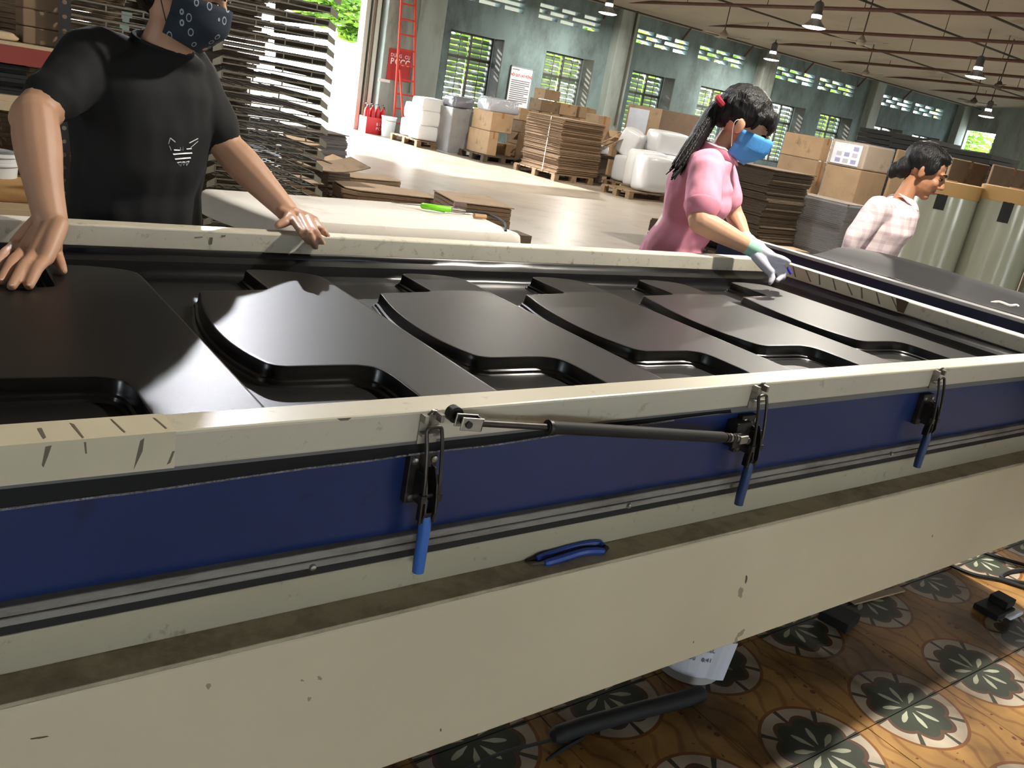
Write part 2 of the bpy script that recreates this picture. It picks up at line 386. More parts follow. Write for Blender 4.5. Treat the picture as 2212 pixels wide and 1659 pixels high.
for i, (x, y, z, r) in enumerate(tree_pos):
    t = empty('tree', (x, y, -.05), 0, tree_labels[i], 'tree', 'trees in the yard')
    rnd = random.Random(i+3)
    blobs = [(rnd.uniform(-r,r)*.8, rnd.uniform(-r,r)*.6, z+rnd.uniform(-1.5,2.2), r*rnd.uniform(.45,.7), r*rnd.uniform(.45,.7), r*rnd.uniform(.3,.45)) for _ in range(9)]
    if i == 0: blobs = [(-1.5,0,2.9,.8,.8,.45),(-.8,.3,2.6,.8,.8,.4),(-.1,-.2,2.75,.7,.8,.4),(-2.1,.2,3.5,.7,.8,.4),(-1.1,0,3.6,.9,.9,.5),(-.2,.1,3.6,.9,.9,.5),(.6,0,3.2,.8,.8,.5),(-.6,.2,4.4,1.2,1.1,.6),(.6,0,4.4,1.1,1,.6),(-1.9,.3,4.3,.8,.8,.5),(.2,.1,2.2,.4,.5,.25)]
    lc = leaf_cloud(i, blobs, 420, .17 if i else .13).build('crown', M_leaf, t); lc['kind'] = 'stuff'
    tr = MB(); tr.tube([(0.6,0,0),(.65,.05,1.5),(.5,0,z)], [.16,.13,.07]); 
    for bq in blobs[:5]: tr.tube([(.6,.02,z*.6),(bq[0]*.5+.3,bq[1]*.5,(z*.6+bq[2])/2),bq[:3]], [.07,.05,.02], 6)
    tr.build('trunk', M_bark, t, smooth=True)
hb = leaf_cloud(99, [(x_, 36, 1.4, 3, 1, 1.6) for x_ in range(24, 70, 4)], 500, .16).build('hedge', M_leaf); tag(hb, 'long green hedge across the yard outside the windows', 'hedge', kind='stuff')
# ---------------------------------------------------------------- forming machine
M_cream = new_mat('cream_enamel', (198, 192, 174), .38, var=.03, vscale=5, dirt=.04, dscale=30, dcol=(150, 138, 116), bump=.01, bscale=40)
M_creamworn = new_mat('worn_cream_enamel', (204, 198, 180), .45, var=.05, vscale=6, dirt=.18, dscale=34, dcol=(120, 102, 74), bump=.03, bscale=40)
M_apron = new_mat('apron_enamel', (204, 193, 165), .5, var=.05, vscale=2.2, dirt=.0, dscale=5, dcol=(140, 130, 108), bump=.03, bscale=6)
M_blue = new_mat('blue_enamel', (21, 42, 92), .34, var=.10, vscale=4, dirt=.05, dscale=8, dcol=(14, 22, 48))
M_navy = new_mat('navy_enamel', (20, 30, 62), .4, var=.1)
M_ledge = new_mat('grimy_ledge', (172, 162, 138), .8, var=.1, vscale=8, dirt=.5, dscale=9, dcol=(112, 104, 84), bump=.1, bscale=60)
M_strip = new_mat('peeling_strip', (138, 134, 128), .6, dirt=.55, dscale=12, dcol=(84, 74, 66), stretch=(.5, 1, 2), bump=.1, bscale=60)
M_rubber = new_mat('black_rubber', (24, 24, 24), .7)
M_grey = new_mat('grey_gasket', (104, 104, 104), .6, var=.1)
M_black = new_mat('black_paint', (26, 25, 24), .45, bump=.03, bscale=200)
M_steel = new_mat('zinc_steel', (150, 146, 138), .35, metal=.9, var=.15, vscale=30)
M_darksteel = new_mat('greasy_steel', (62, 58, 54), .45, metal=.7, var=.3, vscale=30)
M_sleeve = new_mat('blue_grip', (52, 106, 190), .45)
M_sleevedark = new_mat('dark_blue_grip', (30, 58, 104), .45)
M_tape = new_mat('cream_tape', (206, 198, 174), .3, var=.05)
M_stain = new_mat('dark_scuff', (104, 95, 80), .6)
M_abs = new_mat('black_textured_plastic', (13, 13, 14), .42, spec=.5, bump=.008, bscale=420)
M_abswall = new_mat('black_plastic_skirt', (12, 12, 15), .28, spec=.5, bump=.01, bscale=90)

mach = empty('forming_machine', (0, 0, 0), 0, 'large cream and blue forming machine in front, holding the black plastic sheet', 'machine')
XL, XR = -1.5, 2.955
def rail(name, lo, hi, m=None): return MB().box(lo, hi).build(name, m or M_cream, mach, bevel=.004)
fr = rail('front_rail', (XL, .957, .812), (XR, 1.013, .86))
br = rail('back_rail', (XL, 2.122, .808), (XR, 2.180, .86), M_creamworn)
rr = rail('side_rail', (2.90, 1.0135, .812), (XR, 2.1215, .86), M_creamworn)
# dark paint scuffs and tape on the rails
def scuff(parent, P, name='scuff', m=None):
    mb = MB(); n = len(P); mb.add(P, [tuple(range(n))]); return mb.build(name, m or M_stain, parent)
def fs(pts, y=.9562): return [tuple(PY(a, b, y)) for a, b in pts]
def ts(pts, z=.8606): return [tuple(PZ(a, b, z)) for a, b in pts]
scuff(fr, fs([(98,965),(112,962),(104,985),(94,1010),(90,1005)]))
scuff(fr, fs([(181,955),(186,955),(188,980),(184,980)]))
scuff(fr, fs([(303,952),(312,946),(308,975),(296,1000),(288,1016),(296,980)]))
scuff(fr, fs([(372,975),(378,974),(368,1000),(360,1004),(366,990)]))
scuff(fr, fs([(728,904),(760,902),(752,908),(735,909)]))
scuff(fr, ts([(80,925),(90,924),(100,945),(94,948)]))
scuff(fr, ts([(238,905),(242,905),(272,933),(268,934)]))
scuff(fr, ts([(330,902),(336,903),(362,925),(357,925)]))
scuff(fr, ts([(150,913),(160,916),(182,945),(178,946)]))
tp = MB(); x0, x1 = PY(0,1000,.957).x-.25, PY(378,980,.957).x
tp.quad((x0,.9566,.8125),(x1,.9566,.8125),(x1,.9566,.8602),(x0,.9566,.8602)); tp.quad((x0,.9566,.8602),(x1,.9566,.8602),(x1,1.0135,.8602),(x0,1.0135,.8602))
o = tp.build('tape_wrap', M_tape, fr)
for k in range(9):   # torn edges on the side rail's taped stretch
    yy = 2.10-k*.062; scuff(rr, [(2.8992,yy,.857),(2.8992,yy-.006,.857),(2.8992,yy-.022-.01*(k%3),.82),(2.8992,yy-.014-.01*(k%3),.82)])
o = MB().quad((2.8995,2.12,.8125),(2.8995,1.545,.8125),(2.8995,1.545,.8604),(2.8995,2.12,.8604)).quad((2.8995,2.12,.8604),(2.8995,1.545,.8604),(2.95,1.545,.8604),(2.95,2.12,.8604)).build('tape_wrap', M_tape, rr)
scuff(rr, [(2.8985,1.585,.858),(2.8985,1.535,.858),(2.8985,1.54,.815),(2.8985,1.565,.815)], m=new_mat('brown_scuff', (84, 66, 46), .8))
scuff(br, [tuple(PY(a,b,2.1212)) for a,b in [(452,513),(460,513),(458,528),(453,528)]])
scuff(br, [tuple(PY(a,b,2.1212)) for a,b in [(420,512),(438,511),(438,513),(420,514)]])
scuff(br, [tuple(PY(a,b,2.1212)) for a,b in [(478,508),(488,508),(486,512),(478,512)]])
# gasket and body below the frame
MB().box((XL,.960,.800),(XR,1.008,.812)).box((XL,2.126,.797),(XR,2.176,.808)).box((2.903,1.008,.800),(2.952,2.126,.812)).build('gasket', M_grey, mach)
MB().box((XL,.966,.655),(XR,1.0,.80)).box((XL,2.13,.655),(XR,2.17,.797)).box((2.91,1.0,.655),(2.948,2.13,.80)).build('side_panel', M_blue, mach)
MB().box((XL,.952,.648),(XR,.975,.661)).box((XL,.950,.6365),(XR,.975,.647)).build('trim_strip', M_strip, mach, bevel=.002)
MB().box((XL,.959,.612),(XR,.98,.640)).build('shadow_gap', M_rubber, mach)  # solid black strip, the shade of the gap painted in
MB().box((XL,.957,.566),(XR,2.17,.620)).build('lower_beam', new_mat('dull_cream_enamel', (176, 168, 144), .5, var=.04, vscale=4, dirt=.05, dscale=30, dcol=(120, 110, 90)), mach, bevel=.003)
MB().box((XL,.9062,.5595),(XR+.05,2.17,.5655)).build('ledge', M_ledge, mach, bevel=.001)
ap = MB().box((XL,.905,.268),(XR+.05,.925,.560)).build('apron_panel', M_apron, mach, bevel=.004)
MB().box((XR+.03,.925,.268),(XR+.05,2.17,.560)).build('apron_end', M_apron, mach, bevel=.004)
for x in (-1.2, .4, 2.75):
    for y in (1.42, 2.05): MB().box((x-.03,y-.03,0),(x+.03,y+.03,.56)).build('leg', M_black, mach)
def blot(parent, a, b, w, h, rot, m, seed=0, y=.9045):
    c = PY(a, b, y); rnd = random.Random(seed); P = []
    for k in range(14):
        t = k*2*math.pi/14; q = rnd.uniform(.55, 1.1); x_, z_ = w*q*math.cos(t), h*q*math.sin(t)
        P.append((c.x+x_*math.cos(rot)-z_*math.sin(rot), y, c.z+x_*math.sin(rot)+z_*math.cos(rot)))
    scuff(parent, P, m=m)
M_s1 = new_mat('grey_scuff', (150, 140, 114), .6); M_s2 = new_mat('brown_chip', (92, 78, 58), .7)
for i, (a, b, w, h, ro, m) in enumerate([(450,1482,.0035,.006,.2,M_s1),(653,1470,.002,.004,.9,M_s1),(668,1510,.003,.005,.2,M_s1),(690,1465,.003,.006,.7,M_s1),(90,1593,.012,.0018,-.15,M_s2),(1612,1252,.004,.012,.35,M_s2),(1600,1368,.014,.010,.4,M_s1),(2014,1158,.003,.007,.3,M_s2),(1498,1387,.002,.004,.2,M_s2),(952,1577,.002,.005,.2,M_s2),(1600,1280,.010,.016,.2,M_s1),(1590,1383,.006,.012,.4,M_s1)]):
    blot(ap, a, b, w, h, ro, m, i)
# round head bolts along the gap
for (a, b) in [(675,1225),(1358,1092),(1580,1048),(1925,980)]:
    p = PY(a,b,.95); MB().lathe([(.001,.006),(.004,.005),(.0055,.001),(.0055,-.004)], (p.x,.951,p.z), 10, True, Matrix.Rotation(R(90),4,'X')).build('bolt', M_steel, mach, smooth=True)
# trimmed edge of the sheet hanging out under the front rail (part of the sheet, see below)

def toggle_clamp(x, grip, open_y=.0):
    c = empty('toggle_clamp'); c.parent = mach; c.location = (x, .957, .66)
    # strike plate on the rail
    s = MB(); s.box((-.016,-.003,.150),(.016,0,.196)); s.box((-.016,-.016,.186),(-.010,-.002,.198)); s.box((.010,-.016,.186),(.016,-.002,.198)); s.box((-.016,-.014,.165),(.016,-.002,.170))
    s.tube([(-.004,-.004,.196),(-.003,-.012,.205),(.003,-.012,.205),(.004,-.004,.196)], .0022, 6)
    s.build('strike_plate', M_steel, c, bevel=.001)
    # U-shaped draw bolt
    u = MB(); u.tube(catmull([(-.0125,-.034,.062),(-.0125,-.034,.10),(-.0125,-.026,.150),(-.0125,-.019,.174),(-.008,-.018,.181),(.008,-.018,.181),(.0125,-.019,.174),(.0125,-.026,.150),(.0125,-.034,.10),(.0125,-.034,.062)], 4), .0030, 8)
    u.build('draw_bolt', M_darksteel, c, smooth=True)
    for sx in (-1, 1):
        MB().tube([(sx*.0125,-.034,.072),(sx*.0125,-.034,.084)], .0065, 6).build('nut', M_darksteel, c)
        MB().tube([(sx*.0125,-.034,.036),(sx*.0125,-.034,.066)], .0028, 6).build('bolt_end', M_darksteel, c)
    b = MB(); b.box((-.024,-.004,.056),(.022,.010,.134)); b.box((-.012,-.030,.062),(-.009,-.003,.112)); b.box((.009,-.030,.062),(.012,-.003,.112))
    b.build('base_plate', M_darksteel, c, bevel=.0015)
    for (sx, sz) in ((-.016, .124), (.016, .124), (-.016, .066)):
        MB().lathe([(.001,.004),(.005,.003),(.006,0)], (sx,-.004,sz), 10, True, Matrix.Rotation(R(90),4,'X')).build('screw', M_steel, c, smooth=True)
    l = MB()
    for sx in (-1, 1):
        l.rings([[Vector((sx*.0085+dx, y_, z_)) for dx, y_, z_ in ((-.0015,yy-w,zz),(.0015,yy-w,zz),(.0015,yy+w,zz),(-.0015,yy+w,zz))] for yy, zz, w in ((-.018,.120,.006),(-.024,.098,.011),(-.030,.075,.009),(-.030,.055,.011),(-.026,.036,.007))])
    l.box((-.009,-.034,.036),(.009,-.022,.052)); l.tube([(-.013,-.026,.078),(.013,-.026,.078)], .005, 8)
    l.build('lever', M_darksteel, c, bevel=.0008)
    MB().tube([(0,-.028,.045),(.001,-.030,.030),(.001,-.030,-.030),(.001,-.031,-.048)], [.0085,.0095,.0095,.009], 10).build('handle_grip', grip, c, smooth=True)
    return c
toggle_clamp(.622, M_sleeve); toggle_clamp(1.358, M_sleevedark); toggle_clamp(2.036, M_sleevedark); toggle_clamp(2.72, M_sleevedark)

# gas strut
st = empty('gas_strut'); st.parent = mach
a = PY(1005,912,.925); b = PY(1600,947,.925); d = (b-a).normalized()
MB().tube([a+d*.02, a+d*.19], .0055, 10).build('piston_rod', M_darksteel, st, smooth=True)
MB().tube([a+d*.155, a+d*.16, a+d*.165, b-d*.055, b-d*.05], [.0085,.0105,.0105,.0105,.009], 14).build('cylinder', M_rubber, st, smooth=True)
MB().tube([a+d*.157, a+d*.163], .0118, 14).build('collar', M_black, st, smooth=True)
cl = MB()
for s in (-1, 1): cl.box((-.012,s*.008-.0015,-.010),(.026,s*.008+.0015,.010), Matrix.Translation(a) @ d.to_track_quat('X','Z').to_matrix().to_4x4())
cl.box((.023,-.0095,-.009),(.026,.0095,.009), Matrix.Translation(a) @ d.to_track_quat('X','Z').to_matrix().to_4x4())
cl.build('clevis', M_steel, st, bevel=.001)
MB().tube([(a.x,.957,a.z),(a.x,.925-.012,a.z)], .0055, 10).build('pivot_pin', M_black, st, smooth=True)
MB().tube([(a.x-.004,.9565,a.z+.003),(a.x-.004,.944,a.z+.003)], .0125, 16).build('pivot_bush', M_black, st, smooth=True)
for k in range(4): MB().tube([b-d*(.048-.010*k), b-d*(.042-.010*k)], .0095-.0006*k, 12).build('end_ring', M_steel if k % 2 else M_darksteel, st, smooth=True)
MB().box((b.x-.012,.915,b.z-.008),(b.x+.012,.936,b.z+.008)).build('end_clevis', M_steel, st, bevel=.002)
MB().tube([(b.x+.014,.966,b.z-.004),(b.x+.014,.915,b.z-.004)], .007, 10).box((b.x,.938,b.z-.028),(b.x+.045,.966,b.z+.024)).build('mounting_bracket', M_darksteel, st, bevel=.002)

# ---------------------------------------------------------------- black plastic sheet with formed panels
sheet = empty('plastic_sheet', (0, 0, 0), 0, 'black textured plastic sheet clamped in the cream frame, raised panels formed in it', 'plastic sheet')
ZB, ZT = .750, .786
def rrect(x0, y0, x1, y1, r, n=6, step=.05):
    pts = []
    for (cx, cy, a0) in ((x1-r,y0+r,-90),(x1-r,y1-r,0),(x0+r,y1-r,90),(x0+r,y0+r,180)):
        for k in range(n+1):
            a = R(a0+90*k/n); pts.append((cx+r*math.cos(a), cy+r*math.sin(a)))
    out = []
    for i in range(len(pts)):
        p, q = Vector(pts[i]), Vector(pts[(i+1) % len(pts)]); m = max(1, int((q-p).length/step))
        for k in range(m): out.append(p.lerp(q, k/m))
    return out
XI0, XI1, YI0, YI1 = XL, 2.90, 1.013, 2.122
base = rrect(XI0, YI0, XI1, YI1, .02)
prof = [(-.028,.8105),(.0,.8105),(.004,.806),(.008,.797),(.018,.792),(.030,.786),(.036,.772),(.040,.760),(.052,.752),(.070,ZB+.0002),(.085,ZB)]
cxm, cym = (XI0+XI1)/2, (YI0+YI1)/2
ringsv = []
for k, (ins, z) in enumerate(prof):
    ring = []
    for p in base:
        w = 0
        if 2 < k < 8: w = (mnoise.noise(Vector((p.x*3.1, p.y*3.1, 0)))*.5+mnoise.noise(Vector((p.x*9, p.y*9, 4)))*.25)*.014
        x = min(max(p.x, XI0+ins+w), XI1-ins-w); y = min(max(p.y, YI0+ins+w), YI1-ins-w)
        ring.append(Vector((x, y, z+(w*.5 if k < 7 else 0))))
    ringsv.append(ring)
mb = MB(); mb.rings(ringsv, False); n = len(base); mb.f.append(tuple((len(ringsv)-1)*n+j for j in range(n))); mb.m.append(0)
skirt = mb.build('base_web', [M_abswall, M_abs], sheet, smooth=True, tri=False)
for p in skirt.data.polygons:
    if len(p.vertices) > 8: p.material_index = 1; p.use_smooth = False
# outline of one panel, origin at its right edge (x = 0), y in world
def panel_outline():
    C = []
    def arc(pts, n=5):
        C.extend([(q.x, q.y) for q in catmull([Vector((a, b, 0)) for a, b in pts], n)])
    C += [(0, 1.06), (0, 1.50), (0, 1.955)]
    arc([(-.004,1.985),(-.02,2.005),(-.045,2.020)], 3)
    C += [(-.10, 2.036), (-.15, 2.040)]
    arc([(-.172,2.036),(-.18,2.026)], 2)
    C += [(-.182, 1.93)]
    arc([(-.182,1.878),(-.186,1.860),(-.20,1.853)], 3)
    C += [(-.26, 1.845), (-.335, 1.838)]
    arc([(-.343,1.836),(-.348,1.828),(-.350,1.815),(-.372,1.73),(-.387,1.64),(-.392,1.55),(-.387,1.465),(-.370,1.39),(-.357,1.366),(-.335,1.354)], 4)
    C += [(-.27, 1.350), (-.235, 1.348)]
    arc([(-.205,1.345),(-.178,1.330),(-.166,1.305),(-.163,1.27)], 3)
    C += [(-.163, 1.06)]
    arc([(-.155,1.05),(-.14,1.047)], 2)
    C += [(-.02, 1.047), (-.006, 1.05)]
    out = []
    for p in C:
        if not out or (Vector(p)-Vector(out[-1])).length > .002: out.append(p)
    return out
OUT = panel_outline()
def offset(out, d):
    n = len(out); r = []
    for i in range(n):
        a, b, c = Vector(out[i-1]), Vector(out[i]), Vector(out[(i+1) % n])
        t1 = (b-a).normalized(); t2 = (c-b).normalized(); nn = Vector((t1.y+t2.y, -(t1.x+t2.x)))
        nn = nn.normalized() if nn.length > 1e-6 else Vector((t1.y, -t1.x))
        k = 1/max(.6, math.sqrt(max(.01, (1+t1.dot(t2))/2)))
        r.append(b+nn*d*k)
    return r
PRX = [-1.30, -.855, -.415, .028, .466, .905, 1.342, 1.795, 2.252, 2.732]
pm = None
plabs = [None, None, None, 'formed panel cut off by the left edge', 'formed panel under the black-shirted person\'s hand', 'formed panel with a grey sheen', None, None, None, None]
for i, px in enumerate(PRX):
    if pm is None:
        mb = MB()
        prof2 = [(.020, ZB-.002), (.018, ZB+.001), (.0125, ZB+.0035), (.0105, ZB+.009), (.006, ZB+.0115), (.0045, ZB+.016), (.0022, ZT-.003), (.001, ZT-.0006), (-.0012, ZT), (-.004, ZT)]
        rs = [[Vector((p.x, p.y, z)) for p in offset(OUT, d)] for d, z in prof2]
        mb.rings(rs, False); n = len(OUT); mb.f.append(tuple((len(rs)-1)*n+j for j in range(n))); mb.m.append(1)
        o = mb.build('formed_panel', [M_abswall, M_abs], sheet, smooth=True, tri=True); pm = o.data
    else:
        o = bpy.data.objects.new('formed_panel', pm); COL.objects.link(o); o.parent = sheet
    o.location = (px, 0, 0)

    if plabs[i]: o['label'] = plabs[i]
# trimmed lip outside
lip = MB(); xs = [XL+k*.02 for k in range(int((1.30-XL)/.02)+1)]
def lipz(x): return .806-max(0, .023*(1-(x+.2)/1.55)) + mnoise.noise(Vector((x*6,3,1)))*.003 if x < 1.28 else .803
lip.rings([[Vector((x,.9615,.8115)), Vector((x,.958-(.8-lipz(x))*.12,(.806+lipz(x))/2)), Vector((x,.9555-(.8-lipz(x))*.15,lipz(x))), Vector((x,.9575,lipz(x)-.001)), Vector((x,.9635,.8115))] for x in xs])
lip.build('trimmed_lip', new_mat('dull_black_plastic', (12, 12, 13), .65, spec=.3), sheet)
ed = MB(); ed.tube([(x,.9545-(.8-lipz(x))*.15,lipz(x)-.001) for x in xs[:-8]], .0016, 5); ed.build('cut_edge', new_mat('ragged_cut_edge', (150, 150, 158), .5, bump=.8, bscale=300, dirt=.6, dscale=160, dcol=(30, 30, 34)), sheet)

# ---------------------------------------------------------------- second machine behind the right end
m2 = empty('forming_machine', (0, 0, 0), 0, 'second forming machine with dark blue side beyond the right frame end', 'machine')
MB().box((3.28,-1.0,.60),(3.32,2.75,.848)).build('side_panel', M_navy, m2)
MB().box((3.27,-1.0,.848),(3.32,2.75,.862)).build('top_trim', new_mat('aluminium_trim', (150, 150, 150), .4, metal=.4), m2, bevel=.002)
MB().box((3.24,-1.0,.56),(3.82,2.75,.60)).build('lower_beam', M_cream, m2)
MB().box((3.32,2.68,.60),(3.82,2.75,.78)).build('end_panel', M_navy, m2)
for y in (-.8, 2.6): MB().box((3.32,y-.04,0),(3.40,y+.04,.56)).build('leg', M_black, m2)
MB().box((3.32,-1.0,.60),(3.82,2.68,.80)).build('bed', M_rubber, m2)
cs = MB(); rs = []
for k in range(23):
    y = -1.0+k*.148; w = .012*math.sin(y*4); s = max(0, min(1, (2.42-y)/.35))
    rs.append([Vector((x_, y, z_)) for x_, z_ in ((3.325,.866),(3.36,.868+w*.4),(3.42,.878+w),(3.50,.893+.012*s+w),(3.60,.899+.014*s+w),(3.70,.893+.012*s),(3.80,.87),(3.80,.866),(3.70,.888),(3.60,.893),(3.50,.886),(3.42,.872),(3.36,.864))])
cs.rings(rs)
o = cs.build('plastic_sheet', new_mat('dark_grey_plastic', (34, 34, 36), .6, spec=.3, bump=.01, bscale=300), None, smooth=True); tag(o, 'dark grey plastic sheet bulging on top of the second machine', 'plastic sheet')
p = PZ(2150,660,.864); q = PZ(2200,668,.87)
o = MB().tube(catmull([p+Vector((0,.02,.004)), p.lerp(q,.3)+Vector((.01,.02,.012)), p.lerp(q,.6)+Vector((.0,.0,.008)), p.lerp(q,.8)+Vector((.015,.0,.012)), q],5), [.006]*21, 8).build('rope', new_mat('white_rope', (214, 206, 190), .8)); tag(o, 'short white rope end lying on the second machine edge', 'rope')
# ---------------------------------------------------------------- lamps, fans, pipes under the ceiling
M_lampbody = new_mat('lamp_grey', (96, 96, 94), .4, metal=.3)
M_reflector = new_mat('reflector_grey', (120, 120, 118), .35, metal=.5)
M_glow = new_mat('lamp_glow', (255, 255, 250), .5, emit=(255, 250, 238), estr=9.0)
lamp0 = None
def highbay(x, y, z, label, power=None):
    global lamp0
    if lamp0 is None:
        l = empty('high_bay_lamp'); lamp0 = l
        MB().lathe([(.012,1.2),(.012,.42)], n=8, cap=True).build('hanging_rod', M_wire, l)
        MB().lathe([(.02,.46),(.06,.44),(.085,.40),(.085,.26),(.10,.25),(.10,.22)], n=24, cap=True).build('ballast_housing', M_lampbody, l, smooth=True)
        MB().lathe([(.085,.22),(.092,.19),(.088,.165),(.08,.155)], n=24, cap=True).build('neck_glow', M_glow, l, smooth=True)
        MB().lathe([(.085,.155),(.095,.14),(.13,.09),(.19,.035),(.215,.012),(.215,.006),(.185,.03),(.125,.085),(.08,.14)], n=28).build('reflector', M_reflector, l, smooth=True)
        MB().lathe([(.0,-.022),(.08,-.020),(.15,-.014),(.20,.0),(.212,.008)], n=28).build('diffuser', M_glow, l, smooth=True)
        li = bpy.data.lights.new('lamp_light', 'AREA'); li.shape = 'DISK'; li.size = .14; li.energy = LAMP_W; li.color = (1, .95, .86)
        lo = bpy.data.objects.new('lamp_light', li); COL.objects.link(lo); lo.parent = l; lo.location = (0, 0, -.03)
    else:
        l = copy_tree(lamp0)
    l.location = (x, y, z); tag(l, label, 'lamp', 'high bay lamps')
    if power:
        lo_ = [c for c in l.children if c.type == 'LIGHT'][0]; lo_.data = lo_.data.copy(); lo_.data.energy = power; lo_.data.color = (.93, .95, 1) if x == 2.25 else (1, .93, .82)
        if x == 2.25: lo_.rotation_euler = (R(-34), 0, R(-16))
    rod = [c for c in l.children if c.name.startswith('hanging_rod')][0]; rod.scale.z = 1; rod.data = rod.data.copy()
    H = ceil_z(y)-z
    for v in rod.data.vertices:
        if v.co.z > .8: v.co.z = H
    return l
for (x, y, lab) in [(3.1, 1.50, 'high bay lamp hanging straight above the front machine'), (14.15, 10.9, 'largest lit high bay lamp, nearest one in the upper right'), (13.75, 16.3, 'lit high bay lamp nearest the notice board, above the vent slots'), (20.05, 16.55, 'small lit high bay lamp above the pink-shirted person'), (19.8, 10.65, 'lit high bay lamp at the right edge, nearest the ceiling fans'), (26.3, 13.45, 'farthest small lit high bay lamp near the bright end window'),
                    (8.1, 5.2, 'high bay lamp over the aisle outside the picture on the right'), (8.1, 10.9, 'high bay lamp over the middle of the hall above the picture'), (2.25, 7.1, 'high bay lamp above the wire shelves, over the top of the picture'), (14.1, 5.2, 'high bay lamp over the right aisle outside the picture')]:
    highbay(x, y, 3.40 if x != 26.3 else 3.05, lab, 270 if x == 2.25 else (200 if x == 3.1 else None))

M_fan = new_mat('fan_enamel', (150, 140, 122), .5); M_fandark = new_mat('fan_dark', (70, 56, 46), .6)
fan0 = None
for i, (a, b, m, lab) in enumerate([(1860, 92, M_fan, 'pale ceiling fan on a long rod beside the largest lamp'), (1563, 77, M_fan, 'ceiling fan between the vent slots and the rusty pipe'), (2157, 187, M_fandark, 'dark ceiling fan at the right edge of the picture'), (1870, 160, M_fan, 'small distant ceiling fan below the second pipe'), (2103, 220, M_fandark, 'dark far ceiling fan above the bright end window')]):
    p = PZ(a, b, 3.38)
    f = empty('ceiling_fan', p, R(20+i*37), lab, 'ceiling fan', 'ceiling fans')
    MB().tube([(0,0,.08),(0,0,ceil_z(p.y)-3.38)], .014, 6).build('rod', M_fandark, f)
    MB().lathe([(.0,-.05),(.07,-.045),(.10,-.01),(.10,.04),(.06,.07),(.03,.12),(.0,.12)], n=16).build('motor', m, f, smooth=True)
    for k in range(3):
        bl = MB(); an = k*2*math.pi/3; Mx = Matrix.Rotation(an, 4, 'Z') @ Matrix.Rotation(R(9), 4, 'X')
        bl.hexa([Mx @ Vector(q) for q in ((.1,-.03,-.004),(.62,-.075,-.004),(.62,.06,-.004),(.1,.03,-.004),(.1,-.03,.004),(.62,-.075,.004),(.62,.06,.004),(.1,.03,.004))]); bl.build('blade', m, f)
pl = ['nearest', 'second', 'third', 'fourth', 'fifth', 'farthest']
for i, x in enumerate([15.08, 17.97, 20.6, 23.5, 26.4, 29.2]):
    t = empty('ceiling_pipe', (x, 0, 3.9), 0, 'rusty red ceiling pipe running across the hall, %s from the camera' % pl[i], 'pipe', 'rusty pipes under the ceiling')
    MB().tube([(0,-6.5,0),(0,17.2,0)], .036, 8).build('tube', M_pipe, t, smooth=True)
    for y in (-2, 2, 6, 8.3, 10.6, 12.9, 15.2): MB().tube([(0,y,.03),(0,y,ceil_z(y)-3.9)], .008, 5).build('hanger', M_wire, t)
    MB().tube([(0,17.2,0),(0,17.72,-.05),(0,17.99,-.42)], .03, 6).build('wall_bracket', M_pipe, t)
for i, (y, zz) in enumerate([(8.5, 3.97), (10.35, 3.97), (14.1, 3.97), (17.35, 3.75)]):
    o = MB().tube([(8, y, zz), (33.4, y, zz)], .02, 6).build('cable_run', M_wire); tag(o, 'thin dark ceiling cable run along the hall, %s' % ['nearest of four', 'second of four', 'third of four', 'along the back wall'][i], 'cable', 'cable runs')

# ---------------------------------------------------------------- placing boxes by their near vertical edge
def proj(P):
    k = Vector(P)-CAM; d = k.dot(_f); return 1106+FPX*k.dot(CR)/d, 829.5-FPX*k.dot(CU)/d
def pxbox(xe, yb, xl, xr, yt, z0=0., depth=None):
    """near edge at xe with foot yb, silhouettes at xl and xr, top of the near edge yt"""
    P = PD(xe, yb, depth) if depth else PZ(xe, yb, z0)
    def solve(f, target):
        lo, hi = 0., 6.
        for _ in range(40):
            m = (lo+hi)/2
            if (f(m)-target)*(f(6.)-f(0.)) < (0 if False else 0) or ((f(m) < target) == (f(6.) > f(0.))): lo = m
            else: hi = m
        return lo
    dy = solve(lambda q: proj(P+Vector((0,q,0)))[0], xl) if xl < xe-.5 else .3
    dx = solve(lambda q: proj(P+Vector((q,0,0)))[0], xr) if xr > xe+.5 else .3
    h = solve(lambda q: proj(P+Vector((0,0,q)))[1], yt)
    return P, dx, dy, h
def carton_mat(c, nm='cardboard'): return new_mat(nm, c, .85, var=.08, vscale=5, dirt=.18, dscale=4, dcol=tuple(int(v*.62) for v in c))
M_card = carton_mat((166, 138, 106)); M_card2 = carton_mat((150, 125, 97)); M_card3 = carton_mat((126, 104, 80)); M_carddark = carton_mat((92, 74, 58)); M_tapeb = new_mat('brown_tape', (150, 108, 62), .35)
M_flute = new_mat('cardboard_edges', (128, 104, 80), .95, var=.2, vscale=40, stretch=(.4, .4, 6), bump=.5, bscale=60)
M_flutedk = new_mat('dark_cardboard_edges', (96, 82, 68), .95, var=.2, vscale=40, stretch=(.4, .4, 6), bump=.5, bscale=60)
M_flutegrey = new_mat('grey_cardboard_edges', (116, 112, 112), .9, var=.2, vscale=40, stretch=(.4, .4, 6), bump=.5, bscale=60)
M_film = new_mat('stretch_film', (220, 225, 230), .12, alpha=.22, spec=.9, bump=.6, bscale=9)
M_white = new_mat('white_plastic', (226, 228, 230), .4, var=.03)
M_paper = new_mat('white_paper', (212, 214, 222), .7, var=.04)
M_wood = new_mat('pallet_wood', (126, 104, 78), .85, var=.18, vscale=6, stretch=(1, 6, 6)); M_wooddk = new_mat('old_pallet_wood', (78, 64, 50), .9, var=.2, vscale=6, stretch=(1, 6, 6))

